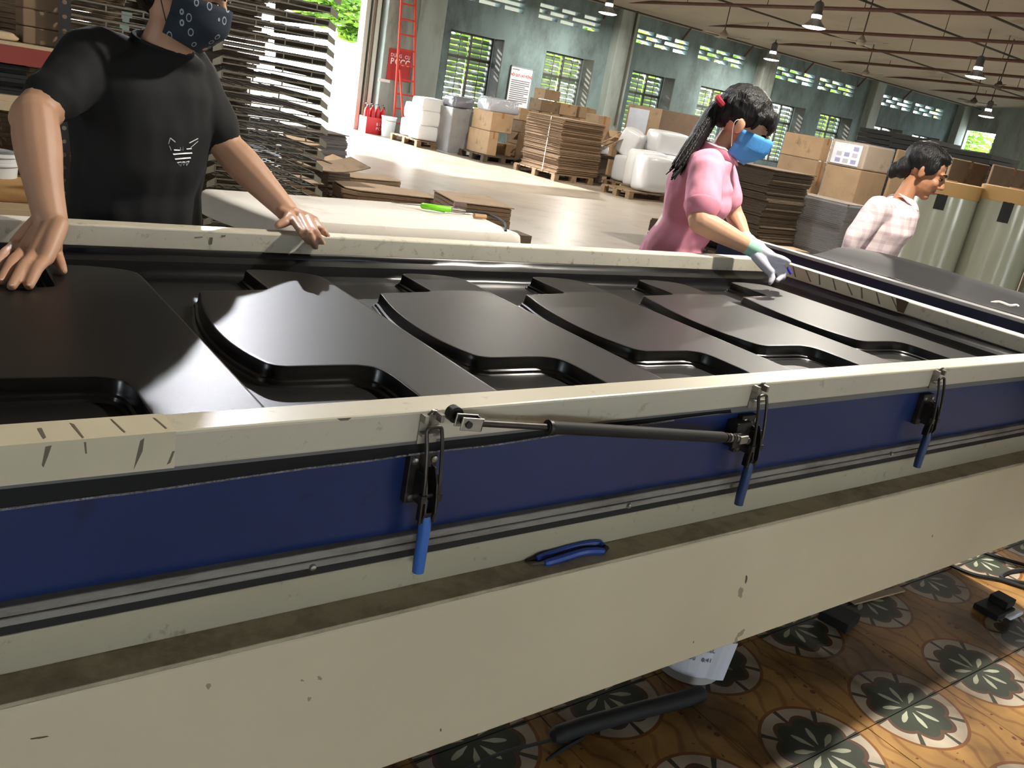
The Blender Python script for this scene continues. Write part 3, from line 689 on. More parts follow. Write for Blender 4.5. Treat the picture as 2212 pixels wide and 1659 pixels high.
def carton(P, dx, dy, h, label, mat=None, rz=0, tape=True, sheet=None, flaps=0, group=None, film=False):
    c = empty('carton', P, rz, label, 'carton', group)
    MB().box((0,0,0),(dx,dy,h)).build('body', mat or M_card, c, bevel=min(.012, .08*min(dx,h)))
    if tape:
        t = MB(); w = min(.03, dx*.08)
        t.box((dx/2-w,-.002,h*.72),(dx/2+w,dy+.002,h+.002)); t.build('tape', M_tapeb, c)
    if sheet:
        a0, a1, b0, b1 = sheet; MB().box((dx*a0,-.004,h*b0),(dx*a1,-.001,h*b1)).build('label_sheet', M_paper, c)
        for k in range(5): MB().box((dx*(a0+.06+.17*(k%3)*(a1-a0)),-.005,h*(b0+(b1-b0)*(.2+.3*(k//2)))),(dx*(a0+.06+(.17*(k%3)+.22)*(a1-a0)),-.0035,h*(b0+(b1-b0)*(.34+.3*(k//2))))).build('printed_patch', new_mat('violet_print', (150, 148, 184), .7), c)
    if flaps:
        for s in (0, 1):
            Mx = Matrix.Translation((0, dy*s, h)) @ Matrix.Rotation(R(58 if s == 0 else -50), 4, 'X')
            MB().box((0, (-dy*.45 if s == 0 else 0), -.003), (dx, (0 if s == 0 else dy*.45), .003), Mx).build('flap', mat or M_card, c)
    if film: MB().box((-.012,-.012,0),(dx+.012,dy+.012,h+.012)).build('film_wrap', M_film, c, bevel=.02)
    return c
def cpx(label, a, mat=None, **k):
    z0 = k.pop('z0', 0.); dep = k.pop('depth', None); P, dx, dy, h = pxbox(*a, z0=z0, depth=dep)
    dy = k.pop('dy', dy); return carton(P, dx, dy, h, label, mat, **k)

pal0 = {}
def pallet(P, dx, dy, label, h=.13, mat=None, rz=0):
    c = empty('pallet', P, rz, label, 'pallet', 'wooden pallets'); m = mat or M_wood
    n = max(4, int(dy/.16)); w = dy/n
    for k in range(n): MB().box((0, k*w+.015, h-.02), (dx, (k+1)*w-.015, h)).build('plank', m, c)
    for k in range(3):
        for q in range(3): MB().box((k*(dx-.1)/2, q*(dy-.1)/2, .02), (k*(dx-.1)/2+.1, q*(dy-.1)/2+.1, h-.02)).build('block', m, c)
        MB().box((0, k*(dy-.1)/2, 0), (dx, k*(dy-.1)/2+.1, .02)).build('skid', m, c)
    return c
def layered(dx, dy, h, n, seed, jit=.012, out=None):
    """a stack of n flat sheets, each its own slab with slightly shifted edges"""
    rnd = random.Random(seed); mb = MB(); t = h/n; drift = Vector((0, 0))
    for k in range(n):
        drift = drift*.9+Vector((rnd.uniform(-jit,jit), rnd.uniform(-jit,jit)))*.5
        jx, jy = drift.x+rnd.uniform(-jit,jit)*.4, drift.y+rnd.uniform(-jit,jit)*.4
        if out: mb.prism([(jx+x*dx, jy+y*dy) for x, y in out], k*t, (k+1)*t-.12*t)
        else: mb.box((jx, jy, k*t), (dx+jx, dy+jy, (k+1)*t-.12*t))
    return mb
def flat_stack(name, P, dx, dy, h, n, label, mat, seed=0, jit=.012, top=None, rz=0, out=None, film=False, group='stacks of flat cardboard', strap=0, bundles=1):
    c = empty(name, P, rz, label, 'cardboard stack', group)
    for b in range(bundles):
        o = layered(dx, dy, h/bundles-.004, max(2, n//bundles), seed+b, jit, out).build('bundle' if bundles > 1 else 'sheets', mat, c); o.location = (0, 0, b*h/bundles)
    if top:
        o = (MB().prism([(x*dx, y*dy) for x, y in out], h, h+.008) if out else MB().box((-.01,-.01,h),(dx+.015,dy+.01,h+.008))).build('top_sheet', top, c)
    for k in range(strap): MB().box((-.014, dy*(.35+.3*k), .0), (-.010, dy*(.35+.3*k)+.014, h+.005)).build('strap', M_white, c)
    if film: MB().box((-.02,-.02,0),(dx+.02,dy+.02,h+.012)).build('film_wrap', M_film, c, bevel=.03)
    return c
def fpx(name, label, a, n, mat, **k):
    z0 = k.pop('z0', 0.); dep = k.pop('depth', None); P, dx, dy, h = pxbox(*a, z0=z0, depth=dep)
    dy = k.pop('dy', dy); dx = k.pop('dx', dx); return flat_stack(name, P, dx, dy, h, n, label, mat, **k)

# big strapped stack of flattened cartons on its pallet
P, dx, dy, h = pxbox(1197, 391, 1112, 1276, 380)
pallet(P+Vector((-.04,-.04,0)), dx+.05, dy+.05, 'weathered pallet under the tall strapped cardboard stack', mat=M_wood)
P2, dx2, dy2, h2 = pxbox(1201, 376, 1124, 1288, 258, z0=.132)
flat_stack('cardboard_stack', Vector((P.x,P.y,.132)), dx2, dy2, h2, 96, 'tall strapped stack of flattened brown cartons on a pallet, mid hall', M_flute, seed=3, jit=.03, top=M_card2, strap=1, bundles=4)
# carton pile below the notice board
B = PD(1150, 330, 17.6); B.z = 0
pallet(Vector((B.x-.45, B.y-.1, 0)), 2.1, 1.2, 'pallet under the carton pile below the notice board', mat=M_wooddk)
ROWS = rows = ['bottom', 'second', 'third', 'fourth', 'top']; ords = ['first', 'second', 'third', 'fourth', 'last']
rnd = random.Random(5)
for k in range(5):
    for c in range(4 if k < 4 else 4):
        if k == 4 and c == 0: continue
        carton(Vector((B.x-.42+c*.50+rnd.uniform(-.02,.02), B.y+rnd.uniform(-.06,.06)+(.0 if k < 4 else .05), .132+k*.238)), .47, .42, .232, '%s carton from left in the %s row of the pile below the notice' % (ords[c] if c < 3 else 'last', rows[k]), [M_card, M_card2, M_card3][(k+c) % 3], rz=R(rnd.uniform(-4,4)), group='carton pile')
carton(Vector((B.x+.1, B.y+.05, .132+5*.238)), .40, .38, .20, 'lone carton crowning the carton pile below the notice board', M_card2, group='carton pile')
carton(Vector((B.x-.62, B.y-.75, 0)), .5, .42, .62, 'carton with open flaps left of the strapped cardboard stack', M_card3, flaps=1, tape=False, rz=R(8))
carton(Vector((B.x+1.55, B.y-.55, .0)), .5, .4, .95, 'narrow carton at the right end of the carton pile', M_card2, group='carton pile')
# cartons by the window
P, dx, dy, h = pxbox(1050, 338, 1006, 1070, 290, depth=16.4); carton(Vector((P.x,P.y,.132)), dx, dy, .44, 'lower carton of the two stacked left of the carton pile', M_card)
UT = .132+.445+.36
carton(Vector((P.x+.02,P.y+.03,.132+.445)), dx+.28, dy-.06, .36, 'upper carton of the two stacked left of the carton pile', M_card)
P_, dx_, dy_, h_ = pxbox(1068, 346, 1042, 1102, 309); carton(P_, dx_, dy_, h_, 'small carton on the floor in front of the two stacked cartons', M_card)
CB = P
pallet(Vector((CB.x-.1,CB.y-.06,0)), .95, .9, 'pallet under the two stacked cartons by the window', mat=M_wooddk)
# white sacks and wrapped box on pallets near the ladder
def sack(P, dx, dy, h, label, mat=None, name='sack', cat='sack', group=None, seed=0, amp=.12, rz=0, tilt=0):
    bm = bmesh.new(); bmesh.ops.create_cube(bm, size=1); bmesh.ops.subdivide_edges(bm, edges=bm.edges, cuts=5, use_grid_fill=True)
    for v in bm.verts:
        n = v.co.normalized(); v.co = v.co.lerp(n*.62, .22)
        q = mnoise.noise_vector(v.co*2.3+Vector((seed*7.1, 1, 2))); v.co += q*amp*.35
        v.co.x *= dx; v.co.y *= dy; v.co.z = (v.co.z+.5)*h
    for f in bm.faces: f.smooth = True
    me = bpy.data.meshes.new(name); bm.to_mesh(me); bm.free(); me.materials.append(mat or M_white)
    o = bpy.data.objects.new(name, me); COL.objects.link(o); o.location = P; o.rotation_euler = (tilt, 0, rz)
    md = o.modifiers.new('sub', 'SUBSURF'); md.levels = 1; md.render_levels = 1
    return tag(o, label, cat, group)
Q = PZ(932, 322, 0); pallet(Q+Vector((-.35,.0,0)), .85, 1.15, 'pale pallet under the white sacks near the red ladder')
for i, (ox, oy, oz, w, hh) in enumerate([(0,.3,.13,.62,.30),(.02,.28,.42,.60,.30),(.0,.3,.70,.58,.26),(.1,.85,.13,.6,.36),(.12,.85,.48,.55,.34)]):
    sack(Q+Vector((ox,oy,oz)), w, .5, hh, 'white stuffed sack near the red ladder, %s' % ['bottom of the front heap', 'middle of the front heap', 'top of the front heap', 'bottom of the rear heap', 'top of the rear heap'][i], seed=i, group='white sacks')
P, dx, dy, h = pxbox(962, 322, 955, 1004, 256, depth=16.9); GC = Vector((P.x+.05, P.y, 0))
carton(GC, .46, .5, .86, 'grey film-wrapped carton with dark print standing beside the white sacks', carton_mat((120, 116, 116), 'grey_carton'), tape=False, film=True)
Q2 = PZ(904, 307, 0); st_ = empty('small_stand', Q2, 0, 'low wooden stand holding white bags beside the ladder', 'stand')
MB().box((-.2,-.15,.16),(.25,.25,.19)).build('top', M_wood, st_); 
for sx in (-.18, .2):
    for sy in (-.12, .2): MB().box((sx,sy,0),(sx+.03,sy+.03,.16)).build('leg', M_wood, st_)
sack(Q2+Vector((.02,.05,.19)), .40, .35, .26, 'lower white bag on the small stand beside the ladder', seed=11); sack(Q2+Vector((.03,.05,.43)), .42, .33, .26, 'upper white bag on the small stand beside the ladder', seed=12)
sack(Vector((CB.x+.33, CB.y+.35, UT-.01)), .72, .5, .26, 'shiny clear plastic film bundle lying on top of the stacked cartons', new_mat('crumpled_film', (176, 180, 190), .12, spec=.9, bump=1.0, bscale=14), 'film_bundle', 'plastic film', seed=21, amp=.3)
sack(GC+Vector((.28,.28,.872)), .5, .42, .22, 'grey plastic-wrapped bundle on top of the grey film-wrapped carton', new_mat('grey_film', (120, 122, 132), .2, spec=.8, bump=.8, bscale=12), 'film_bundle', 'plastic film', seed=22, amp=.3)
# foam packs
M_foam = new_mat('white_foam_pack', (222, 224, 228), .3, coat=.4, bump=.25, bscale=14)
def foam(a, b, dep, dx, dy, h, label, rz=0, tilt=0, seed=0):
    P = PD(a, b, dep); return sack(P, dx, dy, h, label, M_foam, 'foam_pack', 'foam pack', 'white foam packs', seed=seed, amp=.05, rz=R(rz), tilt=R(tilt))
FP = PD(1402, 400, 14.8); FP.z = 0; pallet(FP+Vector((-.7,-.3,0)), 1.75, .74, 'pallet under the white foam packs', mat=M_wood)
def foam2(a, yb, yt, dep, dx, dy, label, rz=0, tilt=0, seed=0, z0=None):
    zb = PD(a, yb, dep).z if z0 is None else z0; zt = PD(a, yt, dep).z; P = PD(a, yb, dep)
    return sack(Vector((P.x, P.y, zb)), dx, dy, zt-zb, label, M_foam, 'foam_pack', 'foam pack', 'white foam packs', seed=seed, amp=.05, rz=R(rz), tilt=R(tilt))
FR = PD(1392, 390, 16.0); FR.z = 0; pallet(FR+Vector((-.7,-.25,0)), 1.5, .6, 'rear pallet under the white foam packs', mat=M_wood)
zB = PD(1436, 332, 16.0).z
foam2(1350, 334, 274, 16.0, .46, .40, 'tilted white foam pack leaning at the left of the foam pile', 25, 20, 31)
foam2(1350, 400, 334, 16.0, .50, .42, 'white foam pack under the tilted one', 0, 0, 38, z0=.131)
foam2(1434, 332, 282, 16.0, .74, .45, 'white foam pack lying on top right of the foam pile', -8, 3, 32)
foam2(1434, 400, 334, 16.0, .70, .42, 'white foam pack under the top right one', 0, 0, 39, z0=.131)
foam2(1386, 400, 322, 15.2, .72, .40, 'white foam pack in the middle of the foam pile', 5, 0, 33, z0=.131)
foam2(1402, 416, 334, 14.75, .66, .36, 'frontmost white foam pack standing at the pallet edge', -6, -4, 34, z0=.131)
foam2(1460, 398, 352, 15.4, .34, .35, 'white foam pack half hidden behind the pink shirt', 0, 0, 37, z0=.131)
CP = PZ(1272, 399, 0); pallet(CP+Vector((.1,.4,0)), .85, .8, 'dark pallet left of the foam packs', mat=M_wooddk, h=.16)
carton(CP+Vector((.2,.5,.165)), .6, .5, .30, 'dark carton on the pallet left of the foam packs', M_carddark, tape=False)
flat_stack('cardboard_stack', CP+Vector((.1,.4,.47)), .85, .7, .06, 6, 'few loose flat sheets over the dark carton by the foam packs', M_flutedk, seed=9, jit=.05)
sack(CP+Vector((.32,.68,.535)), .24, .25, .22, 'small white foam block at the far left of the foam pile', M_foam, 'foam_pack', 'foam pack', 'white foam packs', seed=35, amp=.05)
sack(CP+Vector((.66,.62,.532)), .22, .25, .16, 'small white foam block beside the middle foam pack', M_foam, 'foam_pack', 'foam pack', 'white foam packs', seed=36, amp=.05)
for i, (a, b, rz_, ti) in enumerate([(1318, 300, 20, 58), (1330, 306, 10, 66)]):
    P = PD(a, b, 15.9); o = MB().box((-.3,-.005,-.22),(.3,.005,.22)).build('cardboard_sheet', M_card); o.location = P; o.rotation_euler = (R(ti), R(-20), R(rz_)); tag(o, ['loose cardboard sheet leaning above the small foam block', 'second loose cardboard sheet leaning by the foam pile'][i], 'cardboard')
OD = PD(1300, 300, 16.6); carton(Vector((OD.x,OD.y+.2,0)), .32, .4, PD(1310, 252, 16.6).z, 'carton standing between the strapped stack and the foam packs', M_card2)
OC = PD(1332, 300, 16.7); carton(Vector((OC.x,OC.y+.28,0)), .34, .28, OC.z+.12, 'tall open carton with raised flaps behind the foam packs', M_card, flaps=1, tape=False)
# large carton behind the foam, door light and shade painted into its faces
P, dx, dy, h = pxbox(1408, 345, 1338, 1514, 236, depth=17.0); h += P.z; P.z = 0
c = carton(P, dx, dy, h, 'big wide carton with shade-painted front and light-painted label side behind the foam packs', M_carddark, tape=False)
MB().box((-.006, dy*.35, h*.55), (-.001, dy*.95, h*.96)).build('label_sheet', M_paper, c); MB().box((-.004,.0,0),(0,dy,h)).build('lit_side_paint', M_card, c)  # paler slab paints in the light on the door side

# ---- right hand side of the hall
P = PD(1648, 470, 8.6)
flat_stack('cardboard_stack', Vector((P.x,P.y,.30)), .66, .60, .74, 60, 'tall dark brown cardboard stack with a ragged side behind the blue mask', M_flutedk, seed=41, jit=.03, top=M_carddark, film=False)
P3 = PD(1600, 440, 9.5); flat_stack('cardboard_stack', Vector((P.x-.12,P.y+.72,.30)), .50, .5, .62, 46, 'film-wrapped brown cardboard stack left of the tall dark one', M_flute, seed=42, jit=.02, film=True)
P4 = PD(1812, 487, 8.55); flat_stack('cardboard_stack', Vector((P4.x+.06,P4.y,.28)), .40, .74, .56, 30, 'grey film-wrapped stack of flat cartons beside the plaid-shirted person', M_flutegrey, seed=43, jit=.025, top=M_carddark, film=True)
P5 = PZ(1600, 500, 0)
pallet(Vector((P.x-.3,P.y-.18,0)), 1.05, 1.42, 'dark pallet under the tall dark cardboard stack', mat=M_wooddk, h=.15); pallet(Vector((P.x-.3,P.y-.18,.151)), 1.05, 1.42, 'second pallet stacked under the tall dark cardboard stack', mat=M_wooddk, h=.14)
pallet(Vector((P.x+.80,P4.y-.15,0)), .8, 1.0, 'pallet on the floor under the grey wrapped stack', mat=M_wooddk, h=.14); pallet(Vector((P.x+.80,P4.y-.15,.141)), .8, 1.0, 'upper pallet under the grey wrapped stack', mat=M_wooddk, h=.13)
P6 = PD(1640, 452, 8.2); o = MB().box((-.35,-.12,0),(.45,.12,.02)).build('cardboard_sheet', M_card); o.location = (P.x+.05, P.y-.14, .292); o.rotation_euler = (0, 0, R(-6)); tag(o, 'pale flat cardboard sheet lying on the dark pallet', 'cardboard')
G = 'cartons stored on the right'
def column(xe, xl, xr, ys, dep, labels, mats, film=False, sheet=False, wmax=9):
    P, dx, dy, h = pxbox(xe, ys[0]+40, xl, xr, ys[0], depth=dep); zs = [PD(xe, y_, dep).z for y_ in ys]+[0]; dx = min(dx, wmax)
    for i, lab in enumerate(labels):
        c = carton(Vector((P.x, P.y, zs[i+1])), dx, dy, zs[i]-zs[i+1]-.004, lab, mats[i], tape=not film, film=film and i == 0, group=G)
        if sheet and i == 0:
            hh_ = zs[0]-zs[1]; MB().box((-.016,dy*.12,hh_*.08),(-.013,dy*.9,hh_*.92)).build('label_sheet', M_paper, c)
            for k in range(7): MB().box((-.018,dy*(.2+.22*(k%3)),hh_*(.15+.26*(k//3))),(-.0158,dy*(.34+.22*(k%3)),hh_*(.31+.26*(k//3)))).build('printed_patch', [new_mat('violet_print', (150, 148, 184), .7), new_mat('grey_violet_print', (176, 174, 190), .7)][k % 2], c)
column(1772, 1688, 1790, [296, 348], 11.4, ['long pale carton on top of the left column of the right cartons', 'tall carton under the long pale carton on the right'], [M_card, M_card2])
column(1866, 1790, 1922, [311, 368], 10.4, ['film-wrapped carton with printed paper sheets on its side', 'carton under the sheet-labelled wrapped carton'], [M_card, M_card2], film=True, sheet=True)
column(1932, 1926, 1992, [320, 372], 10.9, ['brown carton just behind the plaid-shirted person', 'carton under the brown one behind the plaid-shirted person'], [M_card2, M_card])
column(2048, 2042, 2128, [338, 400], 9.5, ['long brown carton right behind the first film roll', 'carton under the long brown one behind the first film roll'], [M_card3, M_card2])
column(2136, 2131, 2225, [352, 416], 9.4, ['long brown carton at the right edge behind the film rolls', 'lower carton at the right edge behind the film rolls'], [M_card3, M_card2])
M_blk = new_mat('black_foam_sheet', (22, 21, 20), .8)
for i, (a, b, dep, w_, lab) in enumerate([(1935, 284, 12.6, .62, 'black panel stack above the plaid-shirted person, leftmost'), (2008, 298, 11.9, .85, 'black panel stack in the middle of the dark row'), (2140, 332, 11.0, .80, 'black panel stack at the right edge above the cartons')]):
    P = PD(a, b, dep); flat_stack('panel_stack', Vector((P.x, P.y, 0)), w_, .6, P.z, 26, lab, M_blk, seed=60+i, jit=.02, group='black panel stacks')
# film rolls
M_roll = new_mat('wrapped_roll', (150, 152, 134), .22, var=.08, vscale=3, stretch=(3, 3, .4), coat=.3)
M_core = new_mat('roll_core', (176, 140, 88), .7)
roll_labels = ['tall wrapped film roll nearest the plaid-shirted person', 'tall wrapped film roll at the right edge, second of the three', 'tall wrapped film roll mostly outside the right edge']
for i, (a, b, dep, lab) in enumerate([(2052, 395, 6.9, (2014, 428)), (2196, 412, 6.75, (2148, 455)), (2350, 440, 6.6, None)]):
    P = PD(a, b, dep); r = .245; H = P.z
    f = empty('film_roll', (P.x, P.y, 0), 0, roll_labels[i], 'film roll', 'wrapped film rolls')
    MB().lathe([(.05,.0),(r,.0),(r,H-.005),(r-.01,H),(.05,H)], n=40).build('wound_film', M_roll, f, smooth=True)
    MB().lathe([(r+.002,H-.10),(r+.006,H-.09),(r+.006,H+.006),(r-.02,H+.012),(.06,H+.008)], n=40).build('cardboard_cap', M_core, f, smooth=True)
    MB().lathe([(.055,.0),(.055,H+.02),(.04,H+.02),(.04,0)], n=20).build('core_tube', M_core, f, smooth=True)
    if lab:
        d = ray(*lab); an = math.atan2(-d.y, -d.x)+R(-6); zc = PD(lab[0], lab[1], dep-r).z; mb = MB()
        for k in range(6):
            a0 = an-.16+k*.054; a1 = a0+.054; q = r+.004
            mb.quad((q*math.cos(a0),q*math.sin(a0),zc-.08),(q*math.cos(a1),q*math.sin(a1),zc-.08),(q*math.cos(a1),q*math.sin(a1),zc+.08),(q*math.cos(a0),q*math.sin(a0),zc+.08))
        mb.build('label_patch', M_blk, f)

# ---------------------------------------------------------------- by the door: ladder, extinguishers, signs
M_red = new_mat('red_paint', (196, 58, 44), .5, var=.1); M_redsign = new_mat('red_sign', (168, 40, 40), .5); M_exred = new_mat('extinguisher_red', (190, 30, 34), .35)
lad = empty('ladder', (0, 0, 0), 0, 'red painted ladder leaning on the grey pilaster beside the door', 'ladder')
La, Lb = PZ(849, 296, 0), PY(871, -60, 17.62); Ra, Rb = PZ(886, 296, 0), PY(897, -60, 17.62)
Ra = Vector((La.x+.50, La.y, 0)); Rb = Vector((Lb.x+.30, Lb.y, Lb.z))
for a, b in ((La, Lb), (Ra, Rb)): MB().tube([a, b], .028, 4).build('side_rail', M_red, lad)
n = 11
for k in range(1, n):
    t = k/n; MB().tube([La.lerp(Lb, t), Ra.lerp(Rb, t)], .018, 6).build('rung', M_red, lad)
for a, b in ((La+Vector((.04,.0,0)), La.lerp(Lb,.42)), ): MB().tube([a+Vector((.1,-.25,0)), b+Vector((.04,-.04,0))], .024, 4).build('prop_leg', M_red, lad)
sg = empty('sign', (0, 0, 0), 0, 'red fire equipment sign with white lettering behind the ladder', 'sign')
p0 = PY(842, 106, 17.655); p1 = PY(886, 176, 17.655)
sx0, sx1, sz0, sz1 = PY(838,140,17.655).x, PY(888,140,17.655).x, PY(860,175,17.655).z, PY(864,108,17.655).z
MB().box((sx0, 17.655, sz0), (sx1, 17.675, sz1)).build('board', M_redsign, sg)
cx = (sx0+sx1)/2; hh = sz1-sz0
letters('DỤNG CỤ', hh*.15, M_white, face_minus_y((cx, 17.653, sz1-hh*.20)), sg, hh*.112, sx=(sx1-sx0)/hh*1.1)
letters('PCCC', hh*.27, M_white, face_minus_y((cx, 17.653, sz1-hh*.40)), sg, hh*.205, .004, (sx1-sx0)/hh*1.1)
MB().box((sx0-.18, 17.66, sz0-.07), (sx0+.10, 17.68, sz0-.01)).build('wall_plate', M_white, sg)
nb = empty('notice_board', (0, 0, 0), 0, 'white workplace rules notice with red heading on the wall', 'notice')
nx0, nx1, nz0, nz1 = 12.50, 13.18, 1.02, 1.96
MB().box((nx0,17.97,nz0),(nx1,17.995,nz1)).build('panel', M_white, nb)
for q in ((nx0,nz0,nx0+.02,nz1),(nx1-.02,nz0,nx1,nz1),(nx0,nz1-.02,nx1,nz1),(nx0,nz0,nx1,nz0+.02)): MB().box((q[0],17.96,q[1]),(q[2],17.99,q[3])).build('frame_strip', new_mat('grey_frame', (130, 140, 144), .5), nb)
text_obj('heading', 'NỘI QUY LAO ĐỘNG', .085, new_mat('red_print', (196, 60, 60), .6), face_minus_y(((nx0+nx1)/2, 17.968, nz1-.20)), nb, bold=.003, sx=.78)
M_print = new_mat('grey_print', (110, 112, 120), .7)
MB().box((nx0+.05,17.967,nz1-.085),(nx0+.26,17.969,nz1-.06)).build('small_print', M_print, nb)
for k in range(12): MB().box((nx0+.06,17.967,nz1-.33-k*.047),(nx1-.06-(.12 if k % 4 == 3 else 0),17.969,nz1-.305-k*.047)).build('text_line', M_print, nb)
# extinguishers in a red box, white bin
ex = PY(812, 286, 17.35); ex.z = 0
ex.x -= .06; bx = empty('extinguisher_box', ex, 0, 'open red metal box holding the fire extinguishers by the door', 'box')
MB().box((-.26,-.12,0),(.26,.22,.02)).build('bottom', M_exred, bx); MB().box((-.26,-.14,0),(.26,-.12,.34)).build('front', M_exred, bx); MB().box((-.26,.2,0),(.26,.22,.34)).build('back', M_exred, bx)
for s in (-.26, .24): MB().box((s,-.12,.02),(s+.02,.2,.34)).build('side', M_exred, bx)
[letters(w_, .085, M_white, face_minus_y((.09, -.143, z_)), bx, .062) for w_, z_ in (('BÌNH', .21), ('PCCC', .12))]
el = ['leftmost', 'second from the left', 'third from the left', 'rightmost']
for k in range(4):
    e = empty('fire_extinguisher', ex+Vector((-.185+k*.125, .05, .022)), 0, 'red fire extinguisher in the red box, %s' % el[k], 'extinguisher', 'fire extinguishers')
    MB().lathe([(.0,0),(.055,.0),(.058,.02),(.058,.42),(.045,.48),(.02,.51),(.02,.54),(.0,.54)], n=16).build('cylinder', M_exred, e, smooth=True)
    MB().box((-.012,-.05,.54),(.012,.03,.56)).box((-.012,-.08,.575),(.012,.03,.59), Matrix.Rotation(R(-8),4,'X')).build('valve_handle', M_black, e)
    MB().tube(catmull([(0,.02,.55),(.05,.04,.54),(.068,.03,.42),(.066,.02,.2)],4), .009, 6).build('hose', M_rubber, e)
wb = PY(836, 297, 17.05); wb.z = 0; w = empty('white_bin', wb, 0, 'white plastic bin between extinguishers and ladder', 'bin')
MB().lathe([(.0,.0),(.13,.0),(.16,.40),(.17,.40),(.17,.42),(.15,.42),(.12,.02),(.0,.02)], n=20).build('body', M_white, w, smooth=True); MB().tube(catmull([(-.16,0,.40),(-.12,-.14,.34),(.12,-.14,.34),(.16,0,.40)],5), .006, 6).build('handle', M_steel, w)
# pipe down the pilaster
o = MB().tube([(9.70,17.66,4.0),(9.70,17.66,.95)], .02, 8).build('conduit', M_pil); tag(o, 'thin conduit running down the grey pilaster', 'conduit')
o = MB().tube([(15.9,17.70,3.9),(15.9,17.70,1.0)], .03, 8).build('conduit', M_winframe); tag(o, 'dark downpipe on the second pilaster', 'conduit')
# ---------------------------------------------------------------- white padded table behind the machine
M_cloth = new_mat('white_table_cloth', (214, 208, 198), .85, var=.04, vscale=3, dirt=.12, dscale=3.5, dcol=(176, 164, 140), bump=.08, bscale=14)
tb = empty('work_table', (0, 0, 0), 0, 'low work table with a white cloth-wrapped padded top behind the machine', 'table')
c4 = [(1.14, 2.89), (2.235, 2.90), (2.27, 3.53), (1.005, 3.45)]
mb = MB()
def inset(q, d):
    cx = sum(p[0] for p in q)/4; cy = sum(p[1] for p in q)/4
    return [((p[0]-cx)*(1-d)+cx, (p[1]-cy)*(1-d)+cy) for p in q]
def fine(q, n=10, r=.12):
    out = []
    for i in range(4):
        a, b = Vector(q[i]), Vector(q[(i+1) % 4]); z = Vector(q[i-1])
        p0 = a+(z-a).normalized()*r*.5; p2 = a+(b-a).normalized()*r*.5
        for k in range(4): t = k/4; out.append(p0*(1-t)**2+a*2*t*(1-t)+p2*t*t)
        q1 = b+(a-b).normalized()*r*.5
        for k in range(n): out.append(p2.lerp(q1, k/n))
    return out
rs = []
for d, z in ((.06,.655),(.015,.66),(.0,.675),(.0,.715),(.008,.738),(.03,.749),(.09,.752)):
    rs.append([Vector((p.x, p.y, z+mnoise.noise(Vector((p.x*5,p.y*5,z*9)))*.005)) for p in fine(inset(c4, d))])
mb.rings(rs); mb.build('padded_top', M_cloth, tb, smooth=True)
for (x, y) in ((1.25, 3.0), (2.1, 3.0), (2.1, 3.4), (1.2, 3.35)): MB().box((x-.025,y-.025,0),(x+.025,y+.025,.66)).build('leg', M_darksteel, tb)
MB().box((1.22,3.0,.58),(2.12,3.38,.62)).build('under_frame', M_darksteel, tb)
# electric hot knife with a green handle
M_green = new_mat('lime_green_plastic', (128, 214, 40), .4)
hk = empty('hot_knife', (0, 0, 0), 0, 'lime green handled cutting tool with a black cable on the white table', 'cutting tool')
ZT2 = .757
def TP(a, b, z=ZT2): return PZ(a, b, z)
MB().tube([TP(846,437,.759),TP(868,440,.765),TP(912,444,.772)], [.003,.002,.003], 6).build('blade', M_steel, hk)
MB().tube(catmull([TP(910,444,.771),TP(925,446,.775),TP(945,449,.776),TP(962,451,.775),TP(974,453,.774)],4), [.008]+[.013]*15+[.011], 10).build('handle', M_green, hk, smooth=True)
MB().tube(catmull([TP(922,449,.76),TP(945,454,.764),TP(960,457,.760)],4), .005, 8).build('trigger', M_green, hk, smooth=True)
MB().tube([TP(974,453,.772),TP(1004,457,.769)], [.012,.010], 10).build('ferrule', M_steel, hk, smooth=True)
MB().tube(catmull([TP(1004,457,.769),TP(1030,458,.767),TP(1060,465,.764),TP(1090,482,.764),TP(1092,500,.752)],5), .006, 8).build('cable', M_rubber, hk, smooth=True)
p = TP(992, 446, .778); o = MB().tube([p-Vector((.022,-.012,0)), p+Vector((.03,-.012,0))], .020, 14).build('tape_roll', new_mat('brown_vinyl', (96, 78, 76), .4)); tag(o, 'short brown roll of tape beside the green cutting tool', 'roll')
p = TP(1035, 467, .766); o = MB().tube(catmull([p-Vector((.03,0,0)), p-Vector((.015,0,0)), p+Vector((.02,-.006,0)), p+Vector((.035,-.008,0))],3), [.006]+[.011]*8+[.005], 8).build('wooden_handle', new_mat('pale_wood', (176, 140, 100), .6), smooth=True); tag(o, 'small wooden tool handle on the white table', 'tool handle')

# ---------------------------------------------------------------- floor stacks of cardboard beyond the table
CURV = [(0,.15),(.12,.0),(.9,.0),(1,.12),(1,.55),(.86,.8),(.55,1),(.18,1),(0,.8)]
def ground_stack(a, b, dep, dx, dy, label, mat, n, seed, rz=0, top=None, out=None, jit=.02):
    P = PD(a, b, dep); h = P.z; P.z = 0
    return flat_stack('cardboard_stack', P, dx, dy, max(.06, h), n, label, mat, seed=seed, jit=jit, top=top, rz=R(rz), out=out)
ground_stack(752, 410, 7.2, .86, .52, 'stack of rounded brown cardboard pads just behind the white table', M_flute, 9, 71, -8, M_card2, CURV, .02)
ground_stack(752, 384, 8.6, .66, .45, 'lower pale cardboard pads behind the rounded stack', M_flute, 7, 72, 4, M_card, CURV)
ground_stack(985, 437, 6.9, .50, .55, 'neat stack of brown cardboard sheets at the right end of the table', M_flute, 12, 73, -12, M_card2, None, .008)
ground_stack(607, 392, 6.4, .34, .35, 'short layered cardboard stack next to the wire shelves', M_flute, 10, 74, 5, M_flute)
ground_stack(664, 285, 8.6, .48, .5, 'grey layered stack standing in front of the bright doorway', M_flutegrey, 40, 75, 8, M_carddark)
